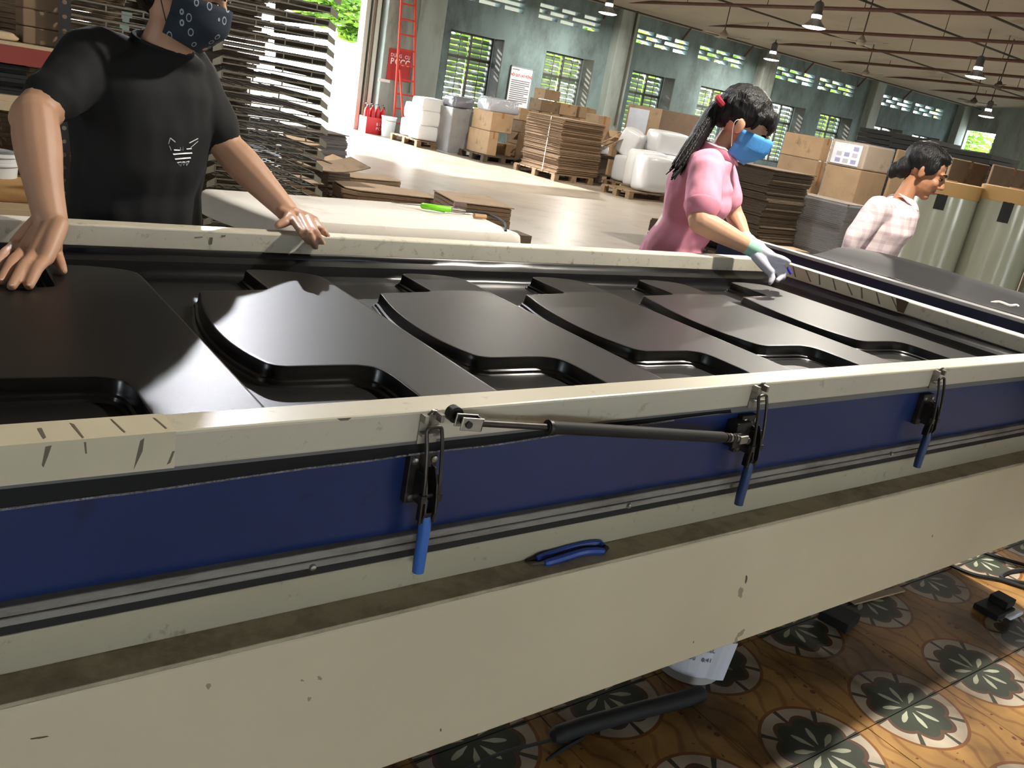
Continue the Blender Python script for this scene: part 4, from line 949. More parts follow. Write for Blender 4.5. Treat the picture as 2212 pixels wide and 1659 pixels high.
ground_stack(690, 365, 7.9, .30, .4, 'dark low cardboard stack between the grey stack and the table', M_flutedk, 14, 76, -15)
for i, (a, b, dep, w, d, rz_, cu, lab) in enumerate([(700, 362, 7.3, .75, .30, 12, .06, 'long curled cardboard sheet lying across the dark stack'), (655, 308, 7.6, .30, .22, -10, .02, 'small folded cardboard packet on the pile left of the grey stack'), (652, 322, 7.5, .28, .2, 14, .02, 'second folded cardboard packet on the pile left of the grey stack'), (715, 352, 7.6, .34, .24, 30, .03, 'pale torn cardboard flap lying on the curled sheet')]):
    P = PD(a, b, dep); mb = MB(); k2 = 8; rs = []
    for k in range(k2+1):
        t = k/k2-.5; z = cu*4*t*t; rs.append([Vector((t*w,-d/2,z)),Vector((t*w,d/2,z+.01)),Vector((t*w,d/2,z+.018)),Vector((t*w,-d/2,z+.008))])
    mb.rings(rs); o = mb.build('cardboard_sheet', [M_card3, M_card, M_card2, M_card][i]); o.location = P; o.rotation_euler = (R(6), 0, R(rz_)); tag(o, lab, 'cardboard')
P = PD(655, 330, 7.6); flat_stack('cardboard_stack', Vector((P.x-.12,P.y-.1,0)), .34, .3, P.z-.03, 30, 'narrow cardboard stack under the folded packets', M_flutedk, seed=79)
# right end of the table: low brown offcut
ground_stack(1120, 505, 6.4, .14, .2, 'small brown cardboard offcut pile past the table corner', M_flutedk, 5, 80)

# ---------------------------------------------------------------- stacked wire shelves
M_wirea = new_mat('coated_wire', (104, 98, 86), .5, metal=.2, var=.1)
M_plate = new_mat('bracket_plate', (128, 124, 112), .45, metal=.2)
def wire_shelf(w, d, right=True):
    s = empty('wire_shelf')
    g = MB(); r = .0035
    def rod(a, b, r=r): g.tube([a, b], r, 4, False)
    rod((0,0,0),(w,0,0),.0055); rod((0,0,-.028),(w,0,-.028),.0045); rod((0,d,0),(w,d,0),.0055)
    for k in range(1, 13): rod((0,d*k/13,.004),(w,d*k/13,.004), .004)
    nx = 7
    for k in range(nx+1):
        x = w*k/nx; rod((x,0,.008),(x,d,.008), .003)
        if k % 2 == 0: rod((x,0,.0),(x,0,-.03), .005)
    o = g.build('wire_grid', M_wirea, s); o['kind'] = 'stuff'
    for (x, sg_) in ((w, 1), (0, -1)):
        b = MB(); t = .002
        for (y0, dd) in ((0, .05),):
            q = [(x, y0, .006), (x+sg_*.045, y0+.005, -.022), (x+sg_*.045, y0+.005, -.052), (x, y0, -.034)]
            b.hexa([Vector((p[0], p[1]-t, p[2])) for p in q]+[Vector((p[0], p[1]+t, p[2])) for p in q])
        b.build('bracket', M_plate, s)
        b = MB(); b.box((x-.002, 0, -.03), (x+.002, d, .006)); b.build('side_plate', M_plate, s)
    return s
ORD = 'lowest second third fourth fifth sixth seventh eighth ninth tenth eleventh twelfth thirteenth fourteenth fifteenth sixteenth seventeenth eighteenth nineteenth twentieth twenty-first twenty-second twenty-third twenty-fourth twenty-fifth'.split()
for key, (x0, y0, w, d, n, lab) in {'a': (1.475, 4.70, .565, .80, 25, 'grey wire shelf, %s from the floor in the stack between table and doorway'), 'b': (.74, 4.55, .56, .80, 25, 'grey wire shelf, %s from the floor in the stack behind the black-shirted person')}.items():
    rnd = random.Random(ord(key)); pro = wire_shelf(w, d)
    for k in range(n):
        s = pro if k == 0 else copy_tree(pro)
        s.location = (x0+rnd.uniform(-.006,.006), y0+rnd.uniform(-.01,.01), .06+k*.0688); s.rotation_euler = (0, 0, R(rnd.uniform(-1,1)))
        tag(s, lab % ORD[k], 'shelf', 'stacked wire shelves ' + ('beside the doorway' if key == 'a' else 'behind the worker'))
    bs = empty('floor_skid', (x0, y0, 0), 0, 'wooden skid under the wire shelf stack %s' % ('by the doorway' if key == 'a' else 'behind the black-shirted person'), 'skid')
    for q in range(2): MB().box((.05+q*(w-.15), 0, 0), (.1+q*(w-.15), d, .03)).build('runner', M_wooddk, bs)

flat_stack('cardboard_stack', Vector((1.30, 5.75, 0)), .72, .45, 1.72, 60, 'tall brown cardboard stack added behind the wire shelves to block the bright doorway', M_flutedk, seed=91, jit=.04)  # added to block the bright doorway seen through the wires
flat_stack('cardboard_stack', Vector((.55, 5.75, 0)), .66, .45, 1.60, 60, 'tall brown cardboard stack added behind wire shelves and black-shirted person to block bright gaps', M_flute, seed=92, jit=.04)  # also added, keeps bright gaps from showing between the shelves
# ---------------------------------------------------------------- slotted-angle rack on the left
rk = empty('storage_rack', (0, 0, 0), 0, 'black slotted-angle storage rack on the left behind the black-shirted person', 'rack')
def slotted(x0, y0, h):
    mb = MB(); w = .042; p = .0505; n = int(h/p)
    def cell(o, ax, up):
        c = o+ax*.5*w+up*.5*p; out = []; inn = []
        for k in range(8):
            a = k*math.pi/4+math.pi/8; dx_, dz_ = math.cos(a), math.sin(a); m = max(abs(dx_), abs(dz_))
            out.append(c+ax*(dx_/m*.5*w)+up*(dz_/m*.5*p)); inn.append(c+ax*dx_*.0085+up*dz_*.0085)
        mb.add(out+inn, [(k, (k+1) % 8, 8+(k+1) % 8, 8+k) for k in range(8)])
        for sx, sz in ((0,0),(w,0),(w,p),(0,p)):
            pass
    for k in range(n):
        z = Vector((x0, y0, k*p)); cell(z, Vector((1,0,0)), Vector((0,0,1))); cell(Vector((x0+w,y0,k*p)), Vector((0,1,0)), Vector((0,0,1)))
        for o_, ax in ((z, Vector((1,0,0))), (Vector((x0+w,y0,k*p)), Vector((0,1,0)))):
            A = math.tan(math.pi/8)*.5
            for s0 in (0, 1):
                for s1 in (0, 1):
                    cnr = o_+ax*(w*s0)+Vector((0,0,p*s1)); mb.add((cnr, cnr+ax*((.5-A)*w*(1 if s0 == 0 else -1)), cnr+Vector((0,0,(.5-A)*p*(1 if s1 == 0 else -1)))), [(0,1,2)])
    return mb
for (x, y) in ((.585, 3.80), (.585, 4.22), (-1.1, 3.80), (-1.1, 4.22)):
    o = slotted(x, y, 2.2).build('upright', M_black, rk); md = o.modifiers.new('solid', 'SOLIDIFY'); md.thickness = .002
M_redbeam = new_mat('red_beam', (128, 46, 34), .5, var=.1); M_board = new_mat('shelf_board', (178, 158, 128), .7, var=.08)
SZ = []
for (a, b, col) in ((60, 96, M_redbeam), (40, 208, M_board), (40, 440, M_board)):
    z = PY(a, b, 3.80).z; SZ.append(z)
    MB().box((-1.1,3.79,z-.03),(.60,4.26,z)).build('shelf_board', M_board, rk)
    MB().box((-1.1,3.775,z-.075 if col is M_redbeam else z-.055),(.585,3.79,z-.012 if col is M_redbeam else z-.02)).build('beam', col, rk)
for k in range(2):
    p = .47+.08*k
for i in range(3):
    P = PY(108, 92, 3.86); o_ = carton(Vector((P.x-.09, 3.86, SZ[0]+.001+i*.062)), .155, .2, .06, 'small brown carton on the rack top shelf, %s of three' % ['bottom', 'middle', 'top'][i], M_card3, tape=False, group='cartons on the rack top shelf')
o = sack(Vector((.30, 3.92, SZ[0]+.0)), .32, .16, .03, 'folded beige cloth on the rack top shelf', new_mat('beige_cloth', (186, 164, 132), .9), 'cloth', 'cloth', seed=51, amp=.2)
flat_stack('sheet_pile', Vector((-.7, 3.82, SZ[1]+.115)), 1.25, .4, .055, 4, 'grey flat sheets lying below the red beam on the rack', M_flutegrey, seed=52, jit=.02)
flat_stack('sheet_pile', Vector((-.75, 3.81, SZ[1]+.001)), 1.22, .4, .112, 7, 'black flat sheets on the rack middle shelf', M_blk, seed=53, jit=.02)
for i in range(2):
    o = MB().box((-.28,-.035,0),(.28,.035,.014)).build('wood_strip', M_board); o.location = (.12+.09*i, 3.83+.07*i, SZ[1]+.172); o.rotation_euler = (0, 0, R(6-9*i)); tag(o, ['front pale wooden strip on the grey sheets of the rack', 'rear pale wooden strip on the grey sheets of the rack'][i], 'wood strip')
wb_ = empty('white_bin', (PY(-12, 385, 3.9).x, 3.9, SZ[2]+.001), 0, 'white plastic bin on the rack lower shelf at the left edge', 'bin')
MB().lathe([(.0,.0),(.07,.0),(.085,.165),(.092,.165),(.092,.178),(.078,.178),(.064,.01),(.0,.01)], n=20).build('body', M_white, wb_, smooth=True); MB().lathe([(.088,.13),(.09,.132),(.09,.14),(.087,.142)], n=20).build('rim_band', M_white, wb_, smooth=True)
sack(Vector((.45, 3.9, SZ[2]+.0)), .26, .2, .085, 'crumpled brown packing paper on the rack lower shelf', new_mat('brown_paper', (180, 140, 92), .85, bump=.5, bscale=12), 'packing_paper', 'paper', seed=54, amp=.4)
flat_stack('sheet_pile', Vector((-.9, 3.82, SZ[2]-.15)), 1.4, .38, .08, 3, 'cream boards stored under the rack lower shelf', M_board, seed=55, jit=.015)
MB().box((-1.1,3.79,SZ[2]-.18),(.60,4.26,SZ[2]-.152)).build('shelf_board', M_board, rk)
MB().box((.592,3.84,.9),(.60,4.22,.93)).build('brace', M_black, rk)

# ---------------------------------------------------------------- on the machine's ledge and on the tiles
nip = empty('nipper_pliers', (0, 0, 0), 0, 'blue handled nipper pliers lying on the grimy machine ledge', 'pliers')
def LP(a, b, z=.572): return PZ(a, b, z)
MB().tube(catmull([LP(1158,1207),LP(1200,1193,.574),LP(1250,1178,.576),LP(1290,1173,.574),LP(1302,1180,.572)],5), [.0045]+[.0062]*19+[.005], 8).build('handle', new_mat('blue_handle', (40, 72, 158), .4), nip, smooth=True)
MB().tube(catmull([LP(1176,1217),LP(1210,1207,.572),LP(1260,1192,.573),LP(1295,1190,.572),LP(1303,1192,.570)],5), [.0045]+[.0066]*19+[.005], 8).build('handle', nip.children[0].data.materials[0], nip, smooth=True)
MB().tube([LP(1298,1178,.571),LP(1310,1184,.570),LP(1300,1193,.570)], .005, 8).build('pivot_end', M_rubber, nip, smooth=True)
MB().tube([LP(1185,1207,.571),LP(1262,1184,.571)], [.004,.006], 6).build('inner_arm', M_rubber, nip)
MB().tube([LP(1135,1211,.569),LP(1165,1206,.571)], [.0015,.0045], 6).build('jaw', M_darksteel, nip); MB().tube([LP(1150,1219,.569),LP(1180,1216,.571)], [.0015,.0045], 6).build('jaw', M_steel, nip)
o = MB().tube(catmull([PZ(985,1672,.02),PZ(1080,1628,.016),PZ(1180,1601,.014),PZ(1195,1592,.016)],5), [.004]*16, 6).build('rubber_line', M_rubber); tag(o, 'thin black rubber line on the tiles at the bottom edge', 'rubber line')
o = MB().tube(catmull([PZ(1195,1592,.022),PZ(1260,1568,.022),PZ(1380,1535,.022),PZ(1470,1512,.022),PZ(1520,1496,.022)],5), [.012]+[.020]*19+[.012], 10).build('black_hose', M_rubber, smooth=True); tag(o, 'thick black rubber hose lying on the tiles under the machine edge', 'hose')
o = MB().tube([PZ(1180,1642,.004),PZ(1215,1618,.005),PZ(1262,1592,.004)], [.003,.005,.004], 6).build('black_scrap', M_rubber); tag(o, 'narrow black plastic scrap beside the hose on the tiles', 'scrap')
bp = PZ(1490, 1452, 0); bk = empty('bucket', (bp.x+.02, bp.y+.03, 0), 0, 'white bucket with a printed paper label under the machine', 'bucket')
MB().lathe([(.0,.0),(.085,.0),(.10,.17),(.106,.17),(.106,.185),(.094,.185),(.08,.01),(.0,.01)], n=28).build('body', new_mat('grey_white_plastic', (170, 168, 164), .5), bk, smooth=True)
mb = MB(); an0 = math.atan2(-bp.y, -bp.x)+R(4)
rs = []
for k in range(15):
    a = an0-.95+k*.135; fl = .02*max(0, (k-11)/3)
    rs.append([Vector(((.0895+.0882*0+z*.0882+fl)*math.cos(a), (.0895+z*.0882+fl)*math.sin(a), z)) for z in (.028, .145)])
mb.rings(rs, False, False); lb = mb.build('paper_label', M_paper, bk); md = lb.modifiers.new('solid', 'SOLIDIFY'); md.thickness = .0008; md.offset = 1
for i, t_ in enumerate(['Đ 50', '0.5L', '0.6L', '1.22', '2.50', '0.41']):
    a = an0-.45+(i % 3)*.42; z = .115-(i//3)*.03; rr_ = .0925+z*.0882
    Mx = Matrix.Translation((rr_*math.cos(a), rr_*math.sin(a), z)) @ Matrix.Rotation(a+math.pi/2, 4, 'Z') @ Matrix(((1,0,0,0),(0,0,-1,0),(0,1,0,0),(0,0,0,1)))
    text_obj('print_mark', t_, .016, M_print, Mx, bk)
b0 = PZ(1822, 1350, 0); o = MB().box((-.05,-.045,0),(.05,.045,.03)).build('black_block', M_blk, bevel=.004); o.location = b0+Vector((.0,.02,0)); o.rotation_euler = (0, 0, R(12)); tag(o, 'black square foam block on the tiles under the machine', 'block')
b1 = PZ(2148, 1318, 0); o = MB().box((-.07,-.04,0),(.05,.04,.02)).box((.0,-.03,.02),(.06,.03,.045)).build('black_offcut', M_blk, bevel=.003); o.location = b1; tag(o, 'black plastic offcut by the right edge of the tiles', 'offcut')
sack(PZ(2180,1325,0), .09, .05, .012, 'crumpled white paper scrap on the tiles at the right edge', M_paper, 'paper_scrap', 'paper', seed=88, amp=.5)
o = MB().box((-.13,-.012,0),(.13,.012,.006)).build('wood_strip', M_board); o.location = PZ(1895,1288,0); o.rotation_euler = (0,0,R(-4)); tag(o, 'thin pale wooden strip on the tiles below the apron', 'wood strip')
for i, P in enumerate([[(2040,1215),(2100,1240),(2160,1252),(2230,1275)], [(2100,1185),(2160,1205),(2230,1225)], [(2230,1230),(2180,1235),(2165,1250),(2230,1262)]]):
    o = MB().tube(catmull([PZ(a,b,.008) for a,b in P],6), .007, 6).build('black_cable', M_rubber, smooth=True); tag(o, ['long black cable on the floor past the apron end', 'upper black cable on the floor past the apron end', 'looped black cable at the right edge of the floor'][i], 'cable', 'floor cables')
# ---------------------------------------------------------------- people
M_skin1 = new_mat('skin_tan', (184, 142, 116), .5, var=.06, vscale=9, spec=.35, bump=.02, bscale=90)
M_skin2 = new_mat('skin_warm', (204, 158, 128), .5, var=.05, vscale=9, spec=.35)
M_skin3 = new_mat('skin_brown', (166, 118, 88), .5, var=.06, vscale=9, spec=.35)
M_nail = new_mat('fingernail', (206, 160, 140), .35)
M_hair = new_mat('black_hair', (11, 10, 11), .45, spec=.35, var=.3, vscale=30, stretch=(4, 4, .6), bump=.6, bscale=50)
M_tee = new_mat('black_tee', (10, 10, 12), .85, bump=.3, bscale=10)
M_trous = new_mat('dark_trousers', (26, 26, 32), .85)
M_pink = new_mat('pink_polo', (226, 150, 172), .85, var=.05, vscale=5, bump=.25, bscale=10)
M_pinkrib = new_mat('pink_rib', (216, 138, 160), .85)
M_glove = new_mat('white_cotton_glove', (206, 204, 216), .9, bump=.04, bscale=120)
M_cuff = new_mat('mint_glove_cuff', (160, 206, 186), .9, bump=.04, bscale=120)
M_mblue = new_mat('blue_surgical_mask', (70, 144, 210), .7, bump=.15, bscale=60)
M_eye = new_mat('dark_eye', (22, 16, 14), .2); M_lip = new_mat('lips', (150, 84, 74), .5)
def plaid_mat():
    m = new_mat('pale_plaid_cotton', (206, 188, 190), .85, bump=.25, bscale=9); nt = m.node_tree; N = nt.nodes; L = nt.links; b = N['Principled BSDF']
    tc = N.new('ShaderNodeTexCoord'); s = N.new('ShaderNodeSeparateXYZ'); L.new(tc.outputs['Object'], s.inputs[0]); last = None
    for k in (0, 2):
        mu = N.new('ShaderNodeMath'); mu.operation = 'MULTIPLY'; mu.inputs[1].default_value = 22; L.new(s.outputs[k], mu.inputs[0])
        fr_ = N.new('ShaderNodeMath'); fr_.operation = 'FRACT'; L.new(mu.outputs[0], fr_.inputs[0])
        lt = N.new('ShaderNodeMath'); lt.operation = 'LESS_THAN'; lt.inputs[1].default_value = .35; L.new(fr_.outputs[0], lt.inputs[0])
        if last is None: last = lt.outputs[0]
        else:
            ad = N.new('ShaderNodeMath'); ad.operation = 'ADD'; L.new(last, ad.inputs[0]); L.new(lt.outputs[0], ad.inputs[1])
            hf = N.new('ShaderNodeMath'); hf.operation = 'MULTIPLY'; hf.inputs[1].default_value = .5; L.new(ad.outputs[0], hf.inputs[0]); last = hf.outputs[0]
    mx = N.new('ShaderNodeMix'); mx.data_type = 'RGBA'; mx.inputs[6].default_value = lin((216, 200, 200)); mx.inputs[7].default_value = lin((190, 168, 174)); L.new(last, mx.inputs[0]); L.new(mx.outputs[2], b.inputs['Base Color'])
    return m
M_plaid = plaid_mat()
def maskprint_mat():
    m = new_mat('paisley_cloth', (28, 38, 52), .85); nt = m.node_tree; N = nt.nodes; L = nt.links; b = N['Principled BSDF']
    tc = N.new('ShaderNodeTexCoord'); v = N.new('ShaderNodeTexVoronoi'); v.inputs['Scale'].default_value = 46; v.inputs['Randomness'].default_value = .8
    mp = N.new('ShaderNodeMapping'); mp.inputs['Scale'].default_value = (1, 1, .65); L.new(tc.outputs['Object'], mp.inputs[0]); L.new(mp.outputs[0], v.inputs['Vector'])
    a = N.new('ShaderNodeMath'); a.operation = 'SUBTRACT'; a.inputs[1].default_value = .25; L.new(v.outputs['Distance'], a.inputs[0])
    ab = N.new('ShaderNodeMath'); ab.operation = 'ABSOLUTE'; L.new(a.outputs[0], ab.inputs[0])
    lt = N.new('ShaderNodeMath'); lt.operation = 'LESS_THAN'; lt.inputs[1].default_value = .045; L.new(ab.outputs[0], lt.inputs[0])
    mx = N.new('ShaderNodeMix'); mx.data_type = 'RGBA'; mx.inputs[6].default_value = lin((28, 38, 52)); mx.inputs[7].default_value = lin((150, 160, 168)); L.new(lt.outputs[0], mx.inputs[0]); L.new(mx.outputs[2], b.inputs['Base Color'])
    return m
M_paisley = maskprint_mat()

def limb(mb, pts, rad, n=14, k=4, flat=None):
    """rounded chain through pts; flat=(axis vector, ratio) squashes the section along the axis"""
    P = catmull(pts, k); r0 = [rad]*len(pts) if not isinstance(rad, (list, tuple)) else list(rad)
    r = [q.x for q in catmull([Vector((a, 0, 0)) for a in r0], k)]
    t0 = (P[1]-P[0]).normalized(); t1 = (P[-1]-P[-2]).normalized()
    P = [P[0]-t0*r[0]*.92, P[0]-t0*r[0]*.6]+P+[P[-1]+t1*r[-1]*.6, P[-1]+t1*r[-1]*.92]
    r = [r[0]*.25, r[0]*.78]+r+[r[-1]*.78, r[-1]*.25]
    rs = []; up = None
    for i, p in enumerate(P):
        t = (P[min(i+1, len(P)-1)]-P[max(i-1, 0)]).normalized()
        if up is None: up = (flat[0] if flat else t.orthogonal()).normalized()
        a = (up-t*up.dot(t)); a = a.normalized() if a.length > 1e-5 else t.orthogonal().normalized()
        if not flat: up = a
        b = t.cross(a); q = flat[1] if flat else 1
        rs.append([p+(a*math.cos(j*2*math.pi/n)*q+b*math.sin(j*2*math.pi/n))*r[i] for j in range(n)])
    mb.rings(rs)
def ellip(mb, c, r, M=None, n=14, m=9):
    rs = []
    for i in range(m+1):
        th = math.pi*(i+.04)/(m+.08); ring = []
        for j in range(n):
            p = Vector((r[0]*math.sin(th)*math.cos(j*2*math.pi/n), r[1]*math.sin(th)*math.sin(j*2*math.pi/n), r[2]*math.cos(th)))
            ring.append(Vector(c)+(M @ p if M is not None else p))
        rs.append(ring)
    mb.rings(rs)
def oval_rings(mb, secs, side, fwd):
    """closed loft; secs = [(centre, half width along side, half depth along fwd)]"""
    n = 24; rs = []
    for c, a, b in secs:
        rs.append([Vector(c)+side*(a*math.copysign(abs(math.cos(j*2*math.pi/n))**.85, math.cos(j*2*math.pi/n)))+fwd*(b*math.copysign(abs(math.sin(j*2*math.pi/n))**.85, math.sin(j*2*math.pi/n))) for j in range(n)])
    mb.rings(rs)
def remesh(mb, name, mat, parent, voxel, it=4, fold=None, origin=None, seed=0):
    me = bpy.data.meshes.new(name); me.from_pydata(mb.v, [], mb.f)
    bm = bmesh.new(); bm.from_mesh(me); bmesh.ops.recalc_face_normals(bm, faces=bm.faces); bm.to_mesh(me); bm.free()
    o = bpy.data.objects.new(name, me); COL.objects.link(o)
    md = o.modifiers.new('r', 'REMESH'); md.mode = 'VOXEL'; md.voxel_size = voxel; md.use_smooth_shade = True
    if it:
        sm = o.modifiers.new('s', 'SMOOTH'); sm.factor = .5; sm.iterations = it
    dg = bpy.context.evaluated_depsgraph_get(); dg.update(); m2_ = bpy.data.meshes.new_from_object(o.evaluated_get(dg))
    o.modifiers.clear(); o.data = m2_; m2_.materials.clear(); m2_.materials.append(mat); m2_.name = name
    if fold:
        amp, sc, st_ = fold; nr = [v.normal.copy() for v in m2_.vertices]
        for v, q in zip(m2_.vertices, nr):
            w = Vector((v.co.x*st_[0], v.co.y*st_[1], v.co.z*st_[2]))*sc+Vector((seed, seed*2, 0))
            v.co += q*(mnoise.noise(w)+.5*mnoise.noise(w*2.1))*amp
    m2_.polygons.foreach_set('use_smooth', [True]*len(m2_.polygons))
    if parent is not None: o.parent = parent
    return o
def frame_of(fwd, up):
    f = fwd.normalized(); r = f.cross(up).normalized(); u = r.cross(f); return Matrix((r, f, u)).transposed()   # columns: right, forward, up
def add_head(mb, c, F, s=1.):
    T = lambda x, y, z: Vector(c)+F @ (Vector((x, y, z))*s)
    ellip(mb, T(0,-.014,.036), (.074*s,.094*s,.084*s), F); ellip(mb, T(0,.026,-.030), (.058*s,.066*s,.076*s), F); ellip(mb, T(0,.060,-.088), (.026*s,.024*s,.020*s), F)
    ellip(mb, T(0,.076,.024), (.050*s,.016*s,.012*s), F)
    limb(mb, [T(0,.088,.014), T(0,.098,-.006), T(0,.106,-.024)], [.008*s,.010*s,.013*s], 10, 2)
    ellip(mb, T(.012,.094,-.030), (.009*s,.010*s,.008*s), F); ellip(mb, T(-.012,.094,-.030), (.009*s,.010*s,.008*s), F)
    ellip(mb, T(0,.088,-.056), (.022*s,.012*s,.012*s), F)
    for q in (-1, 1):
        ellip(mb, T(q*.040,.066,-.022), (.018*s,.018*s,.020*s), F); ellip(mb, T(q*.074,-.010,-.006), (.007*s,.017*s,.027*s), F); ellip(mb, T(q*.079,-.018,.004), (.005*s,.010*s,.018*s), F)
    return T
def face_bits(T, body, s=1., lips=True):
    for q in (-1, 1):
        b = MB(); ellip(b, T(q*.031,.0800,.004), (.013*s,.009*s,.006*s), None, 10, 6); b.build('eye', M_eye, body, smooth=True)
        b = MB(); limb(b, [T(q*.014,.094,.024), T(q*.030,.090,.030), T(q*.048,.076,.025)], [.003*s,.004*s,.002*s], 8, 3); b.build('eyebrow', M_hair, body, smooth=True)
    if lips:
        b = MB(); limb(b, [T(-.022,.092,-.056), T(0,.101,-.053), T(.022,.092,-.056)], [.003*s,.006*s,.003*s], 8, 3); b.build('lips', M_lip, body, smooth=True)
def hand(mb, wrist, knuck, mids, tips, thumb, rf=.0088, pr=.0155, pk=.0125, tr=1.):
    """palm from wrist to the four knuckles, then each finger knuckle-mid-tip; thumb = list of points"""
    kc = (knuck[1]+knuck[2])/2
    for i, kn in enumerate(knuck):
        side = wrist+(kn-kc)*.55
        limb(mb, [side, side.lerp(kn, .55), kn], [pr, pr, pk], 12, 3)
        limb(mb, [kn, kn.lerp(mids[i], .5), mids[i], mids[i].lerp(tips[i], .55), tips[i]], [rf*1.18, rf*1.06, rf*1.05, rf*.95, rf*.82], 10, 3)
    limb(mb, thumb, [q*tr for q in (.0165, .0125, .0108, .0085)][:len(thumb)], 10, 3)
def nails(tips, mids, body, up):
    for t, m in zip(tips, mids):
        d = (t-m).normalized(); s = d.cross(up).normalized(); n = s.cross(d)
        b = MB(); ellip(b, t+d*.001+n*.0055, (.0048, .0062, .0022), Matrix((s, d, n)).transposed(), 10, 6); b.build('fingernail', M_nail, body, smooth=True)
def legs(mb, hip, side, fwd, rt, rb, z1=.06, spread=.09):
    for s in (-1, 1):
        a = hip+side*s*spread; limb(mb, [a, Vector((a.x+fwd.x*.03, a.y+fwd.y*.03, .46)), Vector((a.x, a.y, z1))], [rt, (rt+rb)/2, rb], 14, 4)
def shoes(body, hip, side, fwd, mat, spread=.09):
    for s in (-1, 1):
        a = hip+side*s*spread; b = MB(); limb(b, [Vector((a.x-fwd.x*.05,a.y-fwd.y*.05,.042)), Vector((a.x+fwd.x*.06,a.y+fwd.y*.06,.040)), Vector((a.x+fwd.x*.17,a.y+fwd.y*.17,.032))], [.040,.042,.030], 12, 3); b.build('shoe', mat, body, smooth=True)
M_shoe = new_mat('dark_shoe', (34, 32, 32), .6)

# ---- person in the black T-shirt
V = Vector; Z = V((0, 0, 1))
fw = V((.30, -.95, 0)).normalized(); sd = V((-fw.y, fw.x, 0)); sd = V((.95, .30, 0)).normalized()   # sd: towards the picture's right
hip = V((.56, 2.42, .84)); chest = V((.565, 2.40, 1.09)); neckb = V((.597, 2.365, 1.255))
rs_ = PY(212, 118, 2.37); re_ = PY(66, 258, 2.22); rw_ = PY(110, 478, 2.035)
ls_ = PY(412, 158, 2.43); le_ = PY(490, 318, 2.39); lw_ = PY(622, 458, 2.26)
hf = V((.80, -.58, -.20)).normalized(); HF = frame_of(hf, V((.12, .05, 1))); hc = PY(402, -8, 2.31)
mb = MB()
T1 = add_head(mb, hc, HF, 1.0)
limb(mb, [neckb-V((0,0,.02)), neckb.lerp(hc, .45), T1(0,-.02,-.04)], [.064, .056, .056], 14, 3)
oval_rings(mb, [(hip-Z*.02,.15,.10),(hip+Z*.08,.14,.095),(chest-Z*.1,.145,.095),(chest,.16,.10),(chest+Z*.10,.155,.09),(neckb-Z*.02,.09,.065),(neckb+Z*.005,.05,.05)], sd, fw)
limb(mb, [rs_, rs_.lerp(re_,.5), re_], [.056,.053,.046], 14, 4); limb(mb, [re_+V((.008,0,.012)), re_.lerp(rw_,.25)+V((.004,0,0)), re_.lerp(rw_,.65), rw_], [.047,.050,.040,.034], 14, 4)
limb(mb, [ls_, ls_.lerp(le_,.5), le_], [.054,.051,.045], 14, 4); limb(mb, [le_, le_.lerp(lw_,.28), le_.lerp(lw_,.7), lw_], [.045,.048,.038,.030], 14, 4)
legs(mb, hip-Z*.05, sd, fw, .075, .045)
kz = .823
kn = [PZ(98,560,kz), PZ(76,550,kz+.002), PZ(54,540,kz), PZ(36,528,kz-.004)]; tp_ = [PZ(62,618,.794), PZ(25,619,.794), PZ(2,607,.794), PZ(-18,590,.794)]
md_ = [a.lerp(b, .5)+Z*.008 for a, b in zip(kn, tp_)]
hand(mb, rw_, kn, md_, tp_, [rw_.lerp(kn[0], .35)+V((.008,-.004,-.012)), PZ(122,548,.815), PZ(131,572,.803), PZ(136,586,.796)], rf=.0118, pr=.0195, pk=.0165, tr=1.1)
kl = [PZ(632,474,.890), PZ(648,468,.893), PZ(664,470,.892), PZ(680,477,.888)]; ml = [PZ(652,503,.882), PZ(668,505,.884), PZ(683,503,.882), PZ(697,499,.878)]
tl = [PY(667,523,2.110), PY(681,534,2.109), PY(696,524,2.109), PY(706,507,2.112)]
hand(mb, lw_, kl, ml, tl, [lw_.lerp(kl[0], .3), PZ(618,478,.886), PZ(606,484,.880), PZ(600,488,.876)], rf=.0098, pr=.0175, pk=.0135, tr=1.15)
man = remesh(mb, 'person', M_skin1, None, .0036, 7); tag(man, 'person in a black T-shirt and dark patterned mask leaning on the back rail', 'person')
nails(tp_, md_, man, Z); nails(tl, ml, man, V((.2,-1,.3)))
# T-shirt
mb = MB()
oval_rings(mb, [(hip-Z*.04,.172,.128),(hip+Z*.06,.165,.124),(chest-Z*.12,.168,.124),(chest-Z*.02,.178,.128),(chest+Z*.07,.182,.122),(chest+Z*.125,.165,.105),(neckb-Z*.012,.10,.075),(neckb+Z*.012,.070,.062)], sd, fw)
se = re_.lerp(rs_, .30); sl = le_.lerp(ls_, .26)
limb(mb, [chest+Z*.09-sd*.09, rs_, rs_.lerp(re_,.38), se], [.085,.074,.066,.064], 18, 4)
limb(mb, [chest+Z*.09+sd*.09, ls_, ls_.lerp(le_,.38), sl], [.085,.074,.064,.060], 18, 4)
tee = remesh(mb, 'tshirt', M_tee, man, .007, 5, (.010, 9, (1, 1, .45)), seed=3)
mb = MB(); mb.tube([neckb+Z*.016+sd*(.070*math.cos(a))+fw*(.064*math.sin(a)-.0)+Z*(-.018*math.sin(a)) for a in [k*2*math.pi/28 for k in range(29)]], .007, 8, False); mb.build('collar', M_tee, tee, smooth=True)
# trousers, shoes
mb = MB(); oval_rings(mb, [(hip-Z*.16,.15,.11),(hip-Z*.08,.158,.115),(hip+Z*.02,.155,.11)], sd, fw); legs(mb, hip-Z*.10, sd, fw, .088, .060, .10)
remesh(mb, 'trousers', M_trous, man, .010, 4); shoes(man, hip, sd, fw, M_shoe)
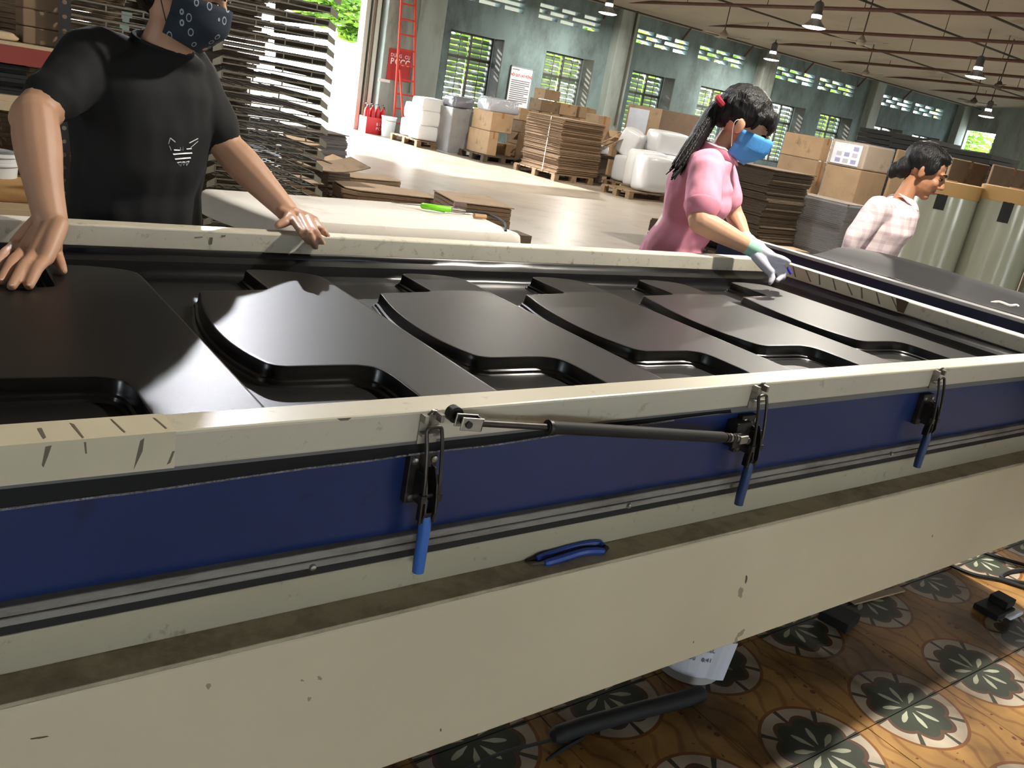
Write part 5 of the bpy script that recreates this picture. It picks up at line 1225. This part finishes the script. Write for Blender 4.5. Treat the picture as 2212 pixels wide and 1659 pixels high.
# hair, mask
mb = MB(); ellip(mb, T1(0,-.022,.050), (.082,.100,.084), HF); ellip(mb, T1(0,-.07,-.01), (.066,.045,.06), HF); remesh(mb, 'hair', M_hair, man, .006, 2, (.004, 30, (1,1,1)))
face_bits(T1, man, lips=False)
def face_mask(T, body, mat, w=.072, top=.004, bot=-.104, front=.118, name='mask', pleat=0., strap_m=None):
    n, m = 18, 9; rs = []
    for i in range(m+1):
        t = i/m; z = top+(bot-top)*t; ring = []
        for j in range(n+1):
            a = R(-86+172*j/n); bul = 1-.10*abs(t-.42)**1.5*2
            nose = math.exp(-(a/.28)**2)*max(0, 1-t*1.6)*.012
            x = w*math.sin(a)*(1-.10*max(0, t-.5)); y = -.012+(front+.010-.012*abs(t-.4))*math.cos(a)**.8*bul*.93 if math.cos(a) > 0 else -.012
            y -= max(0, t-.55)*.075*math.cos(a)
            ring.append(T(x, y+nose+pleat*(.5 if i % 2 else -.5), z+.03*(abs(a)/1.5)**2*(.35 if t > .5 else -.4)))
        rs.append(ring)
    b = MB(); b.rings(rs, False, False); o = b.build(name, mat, body, smooth=True); smooth_mesh(o.data, R(80)); md = o.modifiers.new('solid', 'SOLIDIFY'); md.thickness = .0025; md.offset = 1
    for q in (-1, 1):
        b = MB(); b.tube(catmull([T(q*w*.98,.004,-.012), T(q*.080,-.022,.012), T(q*.083,-.032,-.010), T(q*w*.98,.0,-.075)],5), .0014, 5); b.build('ear_loop', strap_m or M_white, body)
    return o
mk = face_mask(T1, man, M_paisley, .076, .006, -.112, .124, strap_m=M_blk)
# printed emblem on the shirt: strips laid on the cloth
from mathutils.bvhtree import BVHTree
def on_surface(o, a, b, off=.0012):
    bm = bmesh.new(); bm.from_mesh(o.data); t = BVHTree.FromBMesh(bm); bm.free(); return t
tree_tee = on_surface(tee, 0, 0)
def hit(tree, a, b, off=.0015):
    d = ray(a, b).normalized(); h = tree.ray_cast(CAM, d); return h[0]-d*off if h[0] else None
def strip(tree, pts, w, name, mat, body):
    P = [hit(tree, *p) for p in pts]
    if any(p is None for p in P): return
    b = MB()
    for i in range(len(P)-1):
        d = (P[i+1]-P[i]).normalized(); s = d.cross(_f).normalized()*w; b.quad(P[i]-s, P[i+1]-s, P[i+1]+s, P[i]+s)
    b.build(name, mat, body)
def seg(p, q, n=4): return [(p[0]+(q[0]-p[0])*k/n, p[1]+(q[1]-p[1])*k/n) for k in range(n+1)]
for pts, w in [(seg((374,333),(415,330)), .0022), (seg((378,343.5),(412,340.5)), .0022), (seg((376,324),(389,324.5)), .0014), (seg((403,322),(414,321)), .0014),
               (seg((364,311),(368,298),3), .0012), (seg((368,298),(379,307),3), .0012), (seg((366,315),(370,325),3), .0010), (seg((409,309),(428,299)), .0012), (seg((412,319),(428,305)), .0008), (seg((389,318),(391,325),2), .0010), (seg((396,317),(395,325),2), .0010),
               (seg((383,351),(392,350),3), .0009), (seg((383,351),(391,359),3), .0009), (seg((392,350),(391,359),3), .0009), (seg((394,350),(400,350),2), .0009), (seg((394,350),(397,358),2), .0009), (seg((400,350),(397,358),2), .0009), (seg((402,350),(409,348),2), .0009), (seg((402,350),(403,358),2), .0009), (seg((409,348),(403,358),2), .0009)]:
    strip(tree_tee, pts, w, 'print_stroke', M_white, tee)

# ---- person in the pink polo shirt
fw = V((.64, -.77, 0)).normalized(); rt = V((fw.y, -fw.x, 0))     # rt: her right side, towards the camera
hip = V((2.66, 2.46, .80)); chest = V((2.69, 2.42, 1.06)); neckb = V((2.715, 2.385, 1.225))
rs2 = PY(1527, 362, 2.305); re2 = PY(1512, 478, 2.195); rw2 = PY(1632, 540, 2.055)
ls2 = neckb-rt*.15-Z*.05; le2 = ls2+fw*.12-Z*.19-rt*.02; lw2 = PY(1612, 516, 2.30)
hf = V((.62, -.70, -.30)).normalized(); HF2 = frame_of(hf, V((.02, .0, 1))); hc2 = PY(1604, 274, 2.345)
mb = MB(); T2 = add_head(mb, hc2, HF2, 1.12)
limb(mb, [neckb-Z*.02, neckb.lerp(T2(0,-.02,-.05), .5), T2(0,-.018,-.045)], [.052,.046,.046], 14, 3)
oval_rings(mb, [(hip-Z*.04,.15,.11),(hip+Z*.1,.125,.09),(chest-Z*.05,.135,.10),(chest+Z*.05,.14,.10),(chest+Z*.11,.13,.08),(neckb-Z*.02,.08,.06),(neckb+Z*.005,.045,.045)], rt, fw)
limb(mb, [rs2, rs2.lerp(re2,.5), re2], [.052,.050,.045], 14, 4); limb(mb, [re2, re2.lerp(rw2,.3), re2.lerp(rw2,.75), rw2], [.045,.044,.034,.028], 14, 4)
limb(mb, [ls2, ls2.lerp(le2,.5), le2], [.046,.043,.037], 14, 4); limb(mb, [le2, le2.lerp(lw2,.3), le2.lerp(lw2,.75), lw2], [.037,.036,.027,.023], 14, 4)
legs(mb, hip-Z*.05, rt, fw, .075, .042)
def yy(a, b, y): return PY(a, b, y)
hk_ = [yy(1676,562,1.985), yy(1682,572,1.98), yy(1676,581,1.975), yy(1664,586,1.98)]; hm_ = [yy(1690,575,1.965), yy(1695,587,1.96), yy(1688,596,1.96), yy(1668,600,1.965)]; ht_ = [yy(1698,590,1.955), yy(1692,601,1.955), yy(1680,606,1.955), yy(1664,611,1.96)]
mbg = MB(); mbh = MB()
for M_ in (mb, mbg): hand(M_, rw2.lerp(hk_[1], .18), hk_, hm_, ht_, [rw2.lerp(hk_[0], .45), yy(1678,556,1.975), yy(1692,560,1.96), yy(1704,566,1.95)], rf=.0060 if M_ is mb else .0118, pr=.010 if M_ is mb else .0225, pk=.008 if M_ is mb else .0185, tr=.6 if M_ is mb else 1.1)
lk = [lw2+(V((.030,-.012,-.004))+rt*q) for q in (.020,.006,-.008,-.020)]; lm = [k+V((.028,-.018,-.006)) for k in lk]; lt_ = [k+V((.018,-.016,-.016)) for k in lm]
for M_ in (mb, mbh): hand(M_, lw2, lk, lm, lt_, [lw2+V((.01,-.012,.0)), lw2+V((.03,-.03,-.004)), lw2+V((.048,-.042,-.01))], rf=.0060 if M_ is mb else .0112, pr=.010 if M_ is mb else .0185, pk=.008 if M_ is mb else .0155, tr=.6 if M_ is mb else 1.05)
lady = remesh(mb, 'person', M_skin2, None, .004, 6); tag(lady, 'person in a pink polo shirt with ponytail, blue mask and white gloves', 'person')
limb(mbg, [rw2.lerp(hk_[1], .0), rw2.lerp(hk_[1], .35)], [.027,.026], 12, 3); limb(mbh, [lw2, lw2.lerp(lk[1], .5)], [.026,.025], 12, 3)
remesh(mbg, 'glove', M_glove, lady, .004, 3); remesh(mbh, 'glove', M_glove, lady, .004, 3)
b = MB(); limb(b, [rw2.lerp(re2, .16), rw2, rw2.lerp(hk_[1], .12)], [.0325,.0325,.0305], 14, 3); b.build('glove_cuff', M_cuff, lady, smooth=True)
b = MB(); limb(b, [lw2.lerp(le2, .15), lw2], [.026,.027], 14, 3); b.build('glove_cuff', M_cuff, lady, smooth=True)
mb = MB()
oval_rings(mb, [(hip-Z*.06,.172,.135),(hip+Z*.04,.160,.125),(chest-Z*.12,.150,.120),(chest-Z*.04,.155,.130),(chest+Z*.03,.158,.132),(chest+Z*.09,.150,.108),(neckb-Z*.028,.095,.078),(neckb-Z*.005,.060,.056)], rt, fw)
ellip(mb, chest+fw*.085-Z*.035, (.13,.06,.07), Matrix((rt, fw, Z)).transposed())
s2 = re2.lerp(rs2, .30)
limb(mb, [chest+Z*.08+rt*.07, rs2, rs2.lerp(re2,.4), s2], [.080,.070,.068,.067], 18, 4); limb(mb, [chest+Z*.08-rt*.07, ls2, ls2.lerp(le2,.4), le2.lerp(ls2,.3)], [.078,.066,.062,.060], 18, 4)
polo = remesh(mb, 'polo_shirt', M_pink, lady, .007, 5, (.009, 11, (1, 1, .8)), seed=8)
b = MB(); limb(b, [s2, s2.lerp(re2, .14)], [.0695,.068], 18, 2); b.build('sleeve_rib', M_pinkrib, polo, smooth=True)
cl_ = MB(); n = 24; rs = []
for (rr2, dz, lean) in ((.060,-.012,0),(.062,.022,.0),(.068,.026,.0),(.082,-.016,.012)):
    rs.append([neckb+rt*(rr2*math.cos(a))+fw*(rr2*.96*math.sin(a)+lean*math.sin(a))+Z*(dz-(.03 if math.sin(a) > .3 else 0)*(math.sin(a)-.3)+.014*(1 if math.sin(a) < 0 else 0)*-math.sin(a)) for a in [R(105)+k*R(330)/n for k in range(n+1)]])
cl_.rings(rs, False, False); o = cl_.build('collar', M_pink, polo, smooth=True); md = o.modifiers.new('solid', 'SOLIDIFY'); md.thickness = .003
b = MB(); b.tube([neckb+rt*(.0685*math.cos(a))+fw*(.066*math.sin(a))+Z*(.019+.014*(1 if math.sin(a) < 0 else 0)*-math.sin(a)-(.03 if math.sin(a) > .3 else 0)*(math.sin(a)-.3)) for a in [R(150)+k*R(240)/20 for k in range(21)]], .0045, 6); b.build('collar_stripe', M_white, polo, smooth=True)
mb = MB(); oval_rings(mb, [(hip-Z*.16,.16,.115),(hip-Z*.04,.158,.12),(hip+Z*.02,.15,.11)], rt, fw); legs(mb, hip-Z*.10, rt, fw, .085, .058, .10)
remesh(mb, 'trousers', M_trous, lady, .010, 4); shoes(lady, hip, rt, fw, M_shoe)
mb = MB(); ellip(mb, T2(0,-.022,.052), (.094,.114,.096), HF2); ellip(mb, T2(0,.052,.062), (.076,.056,.042), HF2); ellip(mb, T2(0,.086,.042), (.060,.022,.034), HF2); ellip(mb, T2(0,-.075,.02), (.074,.052,.068), HF2)
for q in (-1, 1): limb(mb, [T2(q*.074,.036,.05), T2(q*.074,.030,.008)], [.016,.008], 10, 3)
remesh(mb, 'hair', M_hair, lady, .0055, 2, (.005, 34, (1,1,.6)))
tie = PY(1562, 222, 2.40); tail = [tie, PY(1540,245,2.43), PY(1512,290,2.43), PY(1484,335,2.42), PY(1462,362,2.41)]
b = MB(); limb(b, tail, [.030,.034,.034,.026,.010], 14, 5)
rnd = random.Random(4)
for k in range(26):
    o3 = V((rnd.uniform(-.02,.02), rnd.uniform(-.02,.02), rnd.uniform(-.02,.02))); limb(b, [tail[0]+o3*.4, tail[1]+o3*1.1, tail[2]+o3*1.4, tail[3]+o3*1.6, tail[4]+o3*1.5+V((rnd.uniform(-.02,.01),0,rnd.uniform(-.03,.01)))], [.007,.007,.006,.005,.002], 6, 3)
b.build('ponytail', M_hair, lady, smooth=True)
b = MB(); b.lathe([(.022,-.012),(.036,-.010),(.040,0),(.036,.010),(.022,.012)], tie, 16, True, (tail[1]-tail[0]).to_track_quat('Z','Y').to_matrix().to_4x4()); b.build('hair_tie', new_mat('red_scrunchie', (150, 30, 48), .8), lady, smooth=True)
face_bits(T2, lady, 1.1, False)
face_mask(T2, lady, M_mblue, .072, .004, -.108, .132, pleat=.003)
cp = (hm_[0]+ht_[0])/2; o = MB().tube([cp+V((.004,-.006,.012)), cp+V((.018,-.022,-.010))], .006, 8).build('cutter', new_mat('violet_blue_plastic', (60, 60, 170), .4), None, smooth=True); tag(o, 'small violet-blue cutter held in the white-gloved hand', 'cutter')

# ---- person in the pale plaid shirt
fw = V((.60, -.80, 0)).normalized(); rt = V((fw.y, -fw.x, 0))
hc3 = PD(1996, 372, 4.42); neckb = PD(1950, 428, 4.46); chest = PD(1920, 490, 4.48); hip = V((chest.x-.03, chest.y+.06, .80))
rs3 = PD(1893, 452, 4.36); re3 = PD(1850, 510, 4.36); rw3 = PD(1818, 575, 4.40)
ls3 = neckb-rt*.15-Z*.05; le3 = ls3-Z*.24+fw*.02-rt*.04; lw3 = le3-Z*.20+fw*.12
hf = V((.50, -.78, -.30)).normalized(); HF3 = frame_of(hf, V((.10, -.1, 1)))
mb = MB(); T3 = add_head(mb, hc3, HF3, 1.12)
limb(mb, [neckb-Z*.02, neckb.lerp(T3(0,-.02,-.05), .5), T3(0,-.018,-.045)], [.052,.044,.046], 14, 3)
oval_rings(mb, [(hip-Z*.04,.15,.11),(hip+Z*.1,.13,.09),(chest-Z*.05,.135,.10),(chest+Z*.03,.14,.10),(neckb-Z*.03,.08,.06),(neckb+Z*.005,.045,.045)], rt, fw)
for a, b_, c_ in ((rs3, re3, rw3), (ls3, le3, lw3)):
    limb(mb, [a, a.lerp(b_,.5), b_], [.044,.040,.035], 14, 4); limb(mb, [b_, b_.lerp(c_,.3), c_], [.035,.034,.023], 14, 4)
    d = (c_-b_).normalized(); q = d.cross(rt).normalized(); w = rt
    kk = [c_+d*.07+q*o_ for o_ in (.024,.008,-.008,-.022)]; mm = [k+d*.036-w*.008*0+rt*-.006 for k in kk]; tt = [k+d*.026-rt*.014 for k in mm]
    hand(mb, c_, kk, mm, tt, [c_+d*.02+q*.012, c_+d*.045+q*.032, c_+d*.07+q*.042], rf=.0082)
legs(mb, hip-Z*.05, rt, fw, .075, .042)
w3 = remesh(mb, 'person', M_skin3, None, .0045, 5); tag(w3, 'person in a pale pink plaid shirt walking past the film rolls', 'person')
face_bits(T3, w3, 1.12)
mb = MB()
oval_rings(mb, [(hip-Z*.10,.180,.145),(hip+Z*.02,.168,.132),(hip.lerp(chest,.5),.160,.126),(chest-Z*.02,.160,.128),(chest.lerp(neckb,.5),.152,.11),(neckb-Z*.03,.098,.08),(neckb-Z*.006,.060,.056)], rt, fw)
for a, b_, c_ in ((rs3, re3, rw3), (ls3, le3, lw3)): limb(mb, [chest.lerp(neckb,.55)+(a-neckb)*.45, a, a.lerp(b_,.5), b_, b_.lerp(c_,.5), c_.lerp(b_,.08)], [.080,.068,.060,.054,.046,.040], 18, 4)
sh3 = remesh(mb, 'plaid_shirt', M_plaid, w3, .008, 5, (.012, 10, (1, 1, .8)), seed=14)
for s in (-1, 1):
    b = MB(); p = [neckb+rt*(s*.056)-fw*.03+Z*.022, neckb+rt*(s*.050)+fw*.045+Z*.004, neckb+rt*(s*.072)+fw*.085-Z*.045, neckb+rt*(s*.090)+fw*.02-Z*.012]; b.add(p, [(0,1,2,3)]); o = b.build('collar_wing', M_plaid, sh3); md = o.modifiers.new('solid', 'SOLIDIFY'); md.thickness = .004
mb = MB(); oval_rings(mb, [(hip-Z*.16,.16,.115),(hip-Z*.04,.158,.12)], rt, fw); legs(mb, hip-Z*.10, rt, fw, .085, .058, .10)
remesh(mb, 'trousers', M_trous, w3, .010, 4); shoes(w3, hip, rt, fw, M_shoe)
mb = MB(); ellip(mb, T3(0,-.026,.050), (.092,.110,.092), HF3); ellip(mb, T3(0,.030,.086), (.074,.056,.034), HF3); ellip(mb, T3(0,-.085,-.02), (.063,.050,.062), HF3)
for q in (-1, 1): ellip(mb, T3(q*.066,.0,.03), (.020,.054,.050), HF3)
ellip(mb, T3(0,-.115,-.05), (.030,.032,.05), HF3)
remesh(mb, 'hair', M_hair, w3, .006, 2, (.004, 34, (1,1,.6)))
